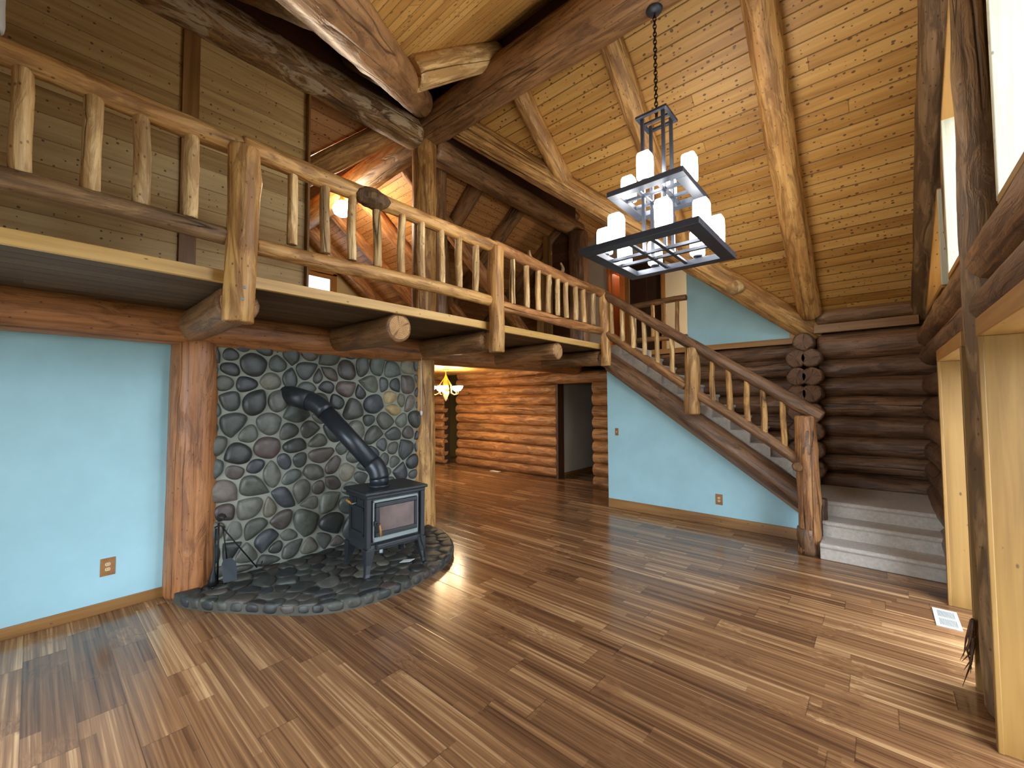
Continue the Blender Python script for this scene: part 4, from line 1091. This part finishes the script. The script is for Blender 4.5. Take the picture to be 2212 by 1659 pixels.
# ---------------------------------------------------------------- chandelier
CX, CY = -1.345, 3.42
ch = empty('chandelier', (CX, CY, 5.0), 'dark two-tier square chandelier with frosted glass shades on a long chain', 'chandelier')
B().lathe([(.001, .05), (.06, .045), (.07, .0), (.055, -.02), (.012, -.03), (.001, -.03)], (CX, CY, 4.985), 24).build('canopy', BRONZE, ch)
cb = B(); zc = 4.965; k = 0; n = 27; step = (4.965 - 4.045) / n
for i in range(n):
    c = V((CX, CY, 4.945 - i*step)); pts = []
    for q in range(14):
        a = 2*pi*q/14; u, w = .0135*cos(a), .0245*sin(a)
        pts.append(c + (V((u*.75, u*.66, w)) if i % 2 else V((-u*.66, u*.75, w))))
    cb.tube(pts, .0042, 6, closed=True)
cb.build('chain', CHAINM, ch)
def frame(name, h, z, w, t, hx=None):
    hx = hx or h; b = B()
    b.box((CX-hx, CY-h, z), (CX+hx, CY-h+w, z+t)); b.box((CX-hx, CY+h-w, z), (CX+hx, CY+h, z+t))
    b.box((CX-hx, CY-h+w, z), (CX-hx+w, CY+h-w, z+t)); b.box((CX+hx-w, CY-h+w, z), (CX+hx, CY+h-w, z+t))
    return b.build(name, BRONZE, ch, bevel=.003)
frame('top_frame', .132, 4.015, .03, .022)
B().box((CX-.132, CY-.013, 4.018), (CX+.132, CY+.013, 4.034)).build('top_bar', BRONZE, ch)
B().tube([(CX, CY, 4.03), (CX, CY, 4.07)], .012, 10).build('hanger', BRONZE, ch)
ox, oy = .085, .085
for sx in (-1, 1):
    for sy in (-1, 1):
        B().box((CX+sx*.088-.013, CY+sy*.088-.013, 2.865), (CX+sx*.088+.013, CY+sy*.088+.013, 4.05)).build('stem', BRONZE, ch, bevel=.002)
frame('upper_frame', .312, 3.335, .082, .045)
frame('lower_frame', .49, 2.845, .10, .05, .47)
for zz, hx, hy, of in ((3.35, .27, .27, .088), (2.86, .40, .42, .088)):
    for s in (-1, 1):
        B().box((CX-hx, CY+s*of-.016, zz), (CX+hx, CY+s*of+.016, zz+.026)).build('cross_bar', BRONZE, ch, bevel=.002)
        B().box((CX+s*of-.016, CY-hy, zz+.004), (CX+s*of+.016, CY+hy, zz+.022)).build('cross_bar', BRONZE, ch, bevel=.002)
def shade(x, y, z, h=.215, w=.052):
    b = B(); pr = [(0, .92), (.012, 1.0), (h*.5, 1.03), (h-.022, 1.0), (h, .84)]
    vs = []; fs = []
    N = 40
    for (zz, s) in pr:
        for k in range(N):
            a = 2*pi*k/N + pi/4; c, q = cos(a), sin(a)
            m = (abs(c)**12 + abs(q)**12)**(-1/12)
            vs.append((x + c*m*w*s, y + q*m*w*s, z + zz))
    for i in range(len(pr)-1):
        for k in range(N): fs.append((i*N+k, i*N+(k+1) % N, (i+1)*N+(k+1) % N, (i+1)*N+k))
    fs += [tuple(range(N))[::-1], tuple(range((len(pr)-1)*N, len(pr)*N))]
    b.add(vs, fs, 0, False)
    o = b.build('shade', SHADE, ch)
    cu = B().lathe([(.001, -.004), (.036, -.004), (.04, .006), (.03, .012), (.001, .012)], (x, y, z - .01), 16).build('socket', BRONZE, o)
for d in (-.19, .19):
    for s in (-1, 1):
        shade(CX + d, CY + s*.385, 2.915); shade(CX + s*.40, CY + d, 2.915)
for dx, dy in ((0, -.255), (0, .255), (.26, 0), (-.26, 0)): shade(CX + dx, CY + dy, 3.40)

# dining room chandelier
qx, qy = -6.95, 5.80
dc = empty('dining_chandelier', (qx, qy, 1.7), 'small brass chandelier with glowing bowls in the room beyond the post', 'chandelier')
B().tube([(qx, qy, 2.33), (qx, qy, 1.75)], .012, 8).lathe([(.001, 2.33), (.06, 2.325), (.065, 2.30), (.012, 2.285)], (qx, qy, 0), 16).build('stem', BRASS, dc)
B().lathe([(.015, 2.20), (.05, 2.12), (.07, 1.90), (.055, 1.83), (.02, 1.80)], (qx, qy, 0), 16).build('body', BRASS, dc)
B().lathe([(.001, 1.64), (.03, 1.70), (.07, 1.80), (.075, 1.86), (.001, 1.86)], (qx, qy, 0), 16).build('tail_bowl', ALMOND, dc)
for k in range(5):
    a = k*2*pi/5 + .35; ux, uy = cos(a), sin(a)
    B().tube([(qx+ux*.03, qy+uy*.03, 2.14), (qx+ux*.14, qy+uy*.14, 1.98), (qx+ux*.14, qy+uy*.14, 1.82), (qx+ux*.22, qy+uy*.22, 1.78), (qx+ux*.30, qy+uy*.30, 1.80), (qx+ux*.30, qy+uy*.30, 1.86)], .009, 8).build('arm', BRASS, dc)
    B().lathe([(.02, 1.86), (.05, 1.875), (.085, 1.92), (.105, 1.965), (.098, 1.965), (.06, 1.90), (.001, 1.885)], (qx+ux*.30, qy+uy*.30, 0), 20).build('bowl', BOWL, dc)

# globe lamp on the loft ceiling
gx, gy, gz = -6.55, 3.27, 4.80
gl = empty('globe_lamp', (gx, gy, gz + .2), 'glowing white globe lamp hanging below the far loft ridge log', 'lamp')
B().lathe([(.001, .29), (.075, .285), (.08, .25), (.04, .235), (.035, .19), (.06, .17), (.062, .13)], (gx, gy, gz), 20).build('fitter', BRASS, gl)
B().lathe([(.06, .14), (.10, .11), (.14, .05), (.148, 0), (.125, -.06), (.07, -.095), (.001, -.10)], (gx, gy, gz), 24).build('globe', GLOBE, gl)
# bulb added out of view for the warm light in the upstairs room
rb = empty('unseen_room_lamp', (-4.25, 9.15, 4.8), 'unseen warm bulb added to light the room behind the upstairs doorway', 'lamp')
B().lathe([(.001, .06), (.04, .04), (.055, 0), (.04, -.04), (.001, -.06)], (-4.25, 9.15, 4.8), 16).build('bulb', GLOBE, rb)
B().tube([(-4.25, 9.15, 4.85), (-4.25, 9.15, 5.5)], .01, 6).build('stem', BRASS, rb)
hl = empty('added_hall_lamp', (-1.95, 7.45, 3.4), 'unseen round lamp added behind the upper blue wall to brighten the hall', 'lamp')  # hidden lamp put in to lift the dark hall walls
B().tube([(-1.95, 7.45, zcross(-1.95)), (-1.95, 7.45, 3.46)], .012, 8).build('stem', BRASS, hl)
B().lathe([(.001, .08), (.08, .05), (.11, 0), (.08, -.06), (.001, -.08)], (-1.95, 7.45, 3.4), 20).build('globe', GLOBE, hl)
# ---------------------------------------------------------------- outlets, switch, registers
def plate(name, M, w, h, label, cat, sw=False):
    e = D.objects.new(name, None); e.matrix_basis = M; link(e); tag(e, label, cat)
    def P_(b, nm, mat, bev=.0015):
        me = D.meshes.new(nm); me.from_pydata([V(v) for v in b.v], [], b.f); me.materials.append(mat)
        o = D.objects.new(nm, me); COL.objects.link(o); o.parent = e
        if bev: md = o.modifiers.new('bevel', 'BEVEL'); md.width = bev; md.segments = 2
        return o
    P_(B().box((-w/2, -h/2, 0), (w/2, h/2, .006)), 'cover_plate', OUTLET)
    if sw:
        P_(B().box((-.006, -.012, .005), (.006, .012, .016)), 'toggle', ALMOND)
    else:
        for s in (-1, 1):
            b = B(); N = 16; R = .0165
            vs = [(cos(2*pi*k/N)*R, s*.0195 + max(-.0125, min(.0125, sin(2*pi*k/N)*R)), z) for z in (.004, .0085) for k in range(N)]
            b.add(vs, [(k, (k+1) % N, N+(k+1) % N, N+k) for k in range(N)] + [tuple(range(N, 2*N))])
            o = P_(b, 'receptacle', ALMOND, 0)
            for dx, sz in ((-.0065, .0045), (.0065, .004)):
                q = B().box((dx-.0012, s*.0195+.001-sz, .0080), (dx+.0012, s*.0195+.001+sz, .0090)); m = D.meshes.new('slot'); m.from_pydata([V(v) for v in q.v], [], q.f); m.materials.append(IRON)
                so_ = D.objects.new('slot', m); COL.objects.link(so_); so_.parent = o
    return e
ML = Matrix(((0, 0, 1, BX + .001), (1, 0, 0, .424), (0, 1, 0, .352), (0, 0, 0, 1)))
plate('wall_outlet', ML, .087, .137, 'wood outlet plate on the blue wall left of the fireplace', 'outlet')
MR = Matrix(((1, 0, 0, -1.604), (0, 0, -1, 5.929), (0, 1, 0, .346), (0, 0, 0, 1)))
plate('wall_outlet', MR, .085, .137, 'brown outlet plate low on the blue wall under the stairs', 'outlet')
MS = Matrix(((1, 0, 0, -3.045), (0, 0, -1, 5.929), (0, 1, 0, 1.162), (0, 0, 0, 1)))
plate('light_switch', MS, .055, .112, 'small brown light switch on the blue stair wall near its left edge', 'switch', True)
fv = empty('floor_register', (.335, 4.54, 0), 'white metal floor register with slots near the right window', 'vent')
b = B()
for lo, hi in (((.268, 4.37, 0), (.402, 4.395, .006)), ((.268, 4.685, 0), (.402, 4.71, .006)), ((.268, 4.395, 0), (.288, 4.685, .006)), ((.382, 4.395, 0), (.402, 4.685, .006)), ((.288, 4.53, 0), (.382, 4.55, .006))): b.box(lo, hi)
b.build('grille_frame', WHITE, fv, bevel=.001)
B().box((.288, 4.395, .0005), (.382, 4.685, .002)).build('duct_shadow_plate', VENTDARK, fv)
b = B()
for i in range(14): b.box((.29 + i*.0066, 4.395, .002), (.2925 + i*.0066, 4.685, .005))
b.build('louvre', WHITE, fv)
b = B().box((-6.92, 7.10, 0), (-6.66, 7.21, .007))
tag(b.build('floor_register', WHITE, bevel=.002), 'tiny white floor register before the orange log wall', 'vent')

# ---------------------------------------------------------------- light, world, camera
W = D.worlds.new('World'); SC.world = W; W.use_nodes = True
nt = W.node_tree; nt.nodes.clear()
out = nt.nodes.new('ShaderNodeOutputWorld'); bg = nt.nodes.new('ShaderNodeBackground')
bg.inputs[0].default_value = (.80, .90, 1.0, 1); bg.inputs[1].default_value = 13.0
nt.links.new(bg.outputs[0], out.inputs[0])
def portal(loc, rot, sx, sy):
    l = D.lights.new('portal', 'AREA'); l.shape = 'RECTANGLE'; l.size = sx; l.size_y = sy; l.cycles.is_portal = True
    o = D.objects.new('portal', l); o.location = loc; o.rotation_euler = rot; COL.objects.link(o)
portal((WT + .02, 4.22, 1.0), (0, radians(90), 0), 2.0, 1.3)
portal((WT + .02, 2.5, 1.0), (0, radians(90), 0), 2.0, 1.05)
portal((WT + .02, 2.0, 3.4), (0, radians(90), 0), 2.0, 2.6)
portal((WT + .02, 4.8, 3.3), (0, radians(90), 0), 1.9, 3.0)
portal((-2.3, YF - .12, 1.2), (radians(90), 0, 0), 2.4, 2.2)
portal((-.02, -.44, 1.2), (radians(90), 0, 0), 1.6, 2.2)

cam = D.cameras.new('camera'); co = D.objects.new('camera', cam); COL.objects.link(co); SC.camera = co
F = 904.1; yaw, pitch, roll = radians(41.164), radians(2.272), radians(-.3195)
cam.sensor_fit = 'HORIZONTAL'; cam.sensor_width = 36; cam.lens = 36 * F / 2212; cam.clip_start = .02
fwd = V((-sin(yaw)*cos(pitch), cos(yaw)*cos(pitch), sin(pitch))); rt = V((cos(yaw), sin(yaw), 0)); up = rt.cross(fwd)
r2 = rt*cos(roll) + up*sin(roll); u2 = -rt*sin(roll) + up*cos(roll)
m = Matrix((r2, u2, -fwd)).transposed().to_4x4(); m.translation = (0, 0, 1.65); co.matrix_basis = m

SC.view_settings.view_transform = 'Standard'; SC.view_settings.look = 'None'
SC.view_settings.exposure = 0.12; SC.view_settings.gamma = 1.0; SC.view_settings.use_curve_mapping = False
SC.cycles.use_denoising = True
SC.cycles.max_bounces = 10; SC.cycles.diffuse_bounces = 6; SC.cycles.glossy_bounces = 4; SC.cycles.transparent_max_bounces = 12
SC.cycles.caustics_reflective = False; SC.cycles.caustics_refractive = False
SC.cycles.sample_clamp_indirect = 8
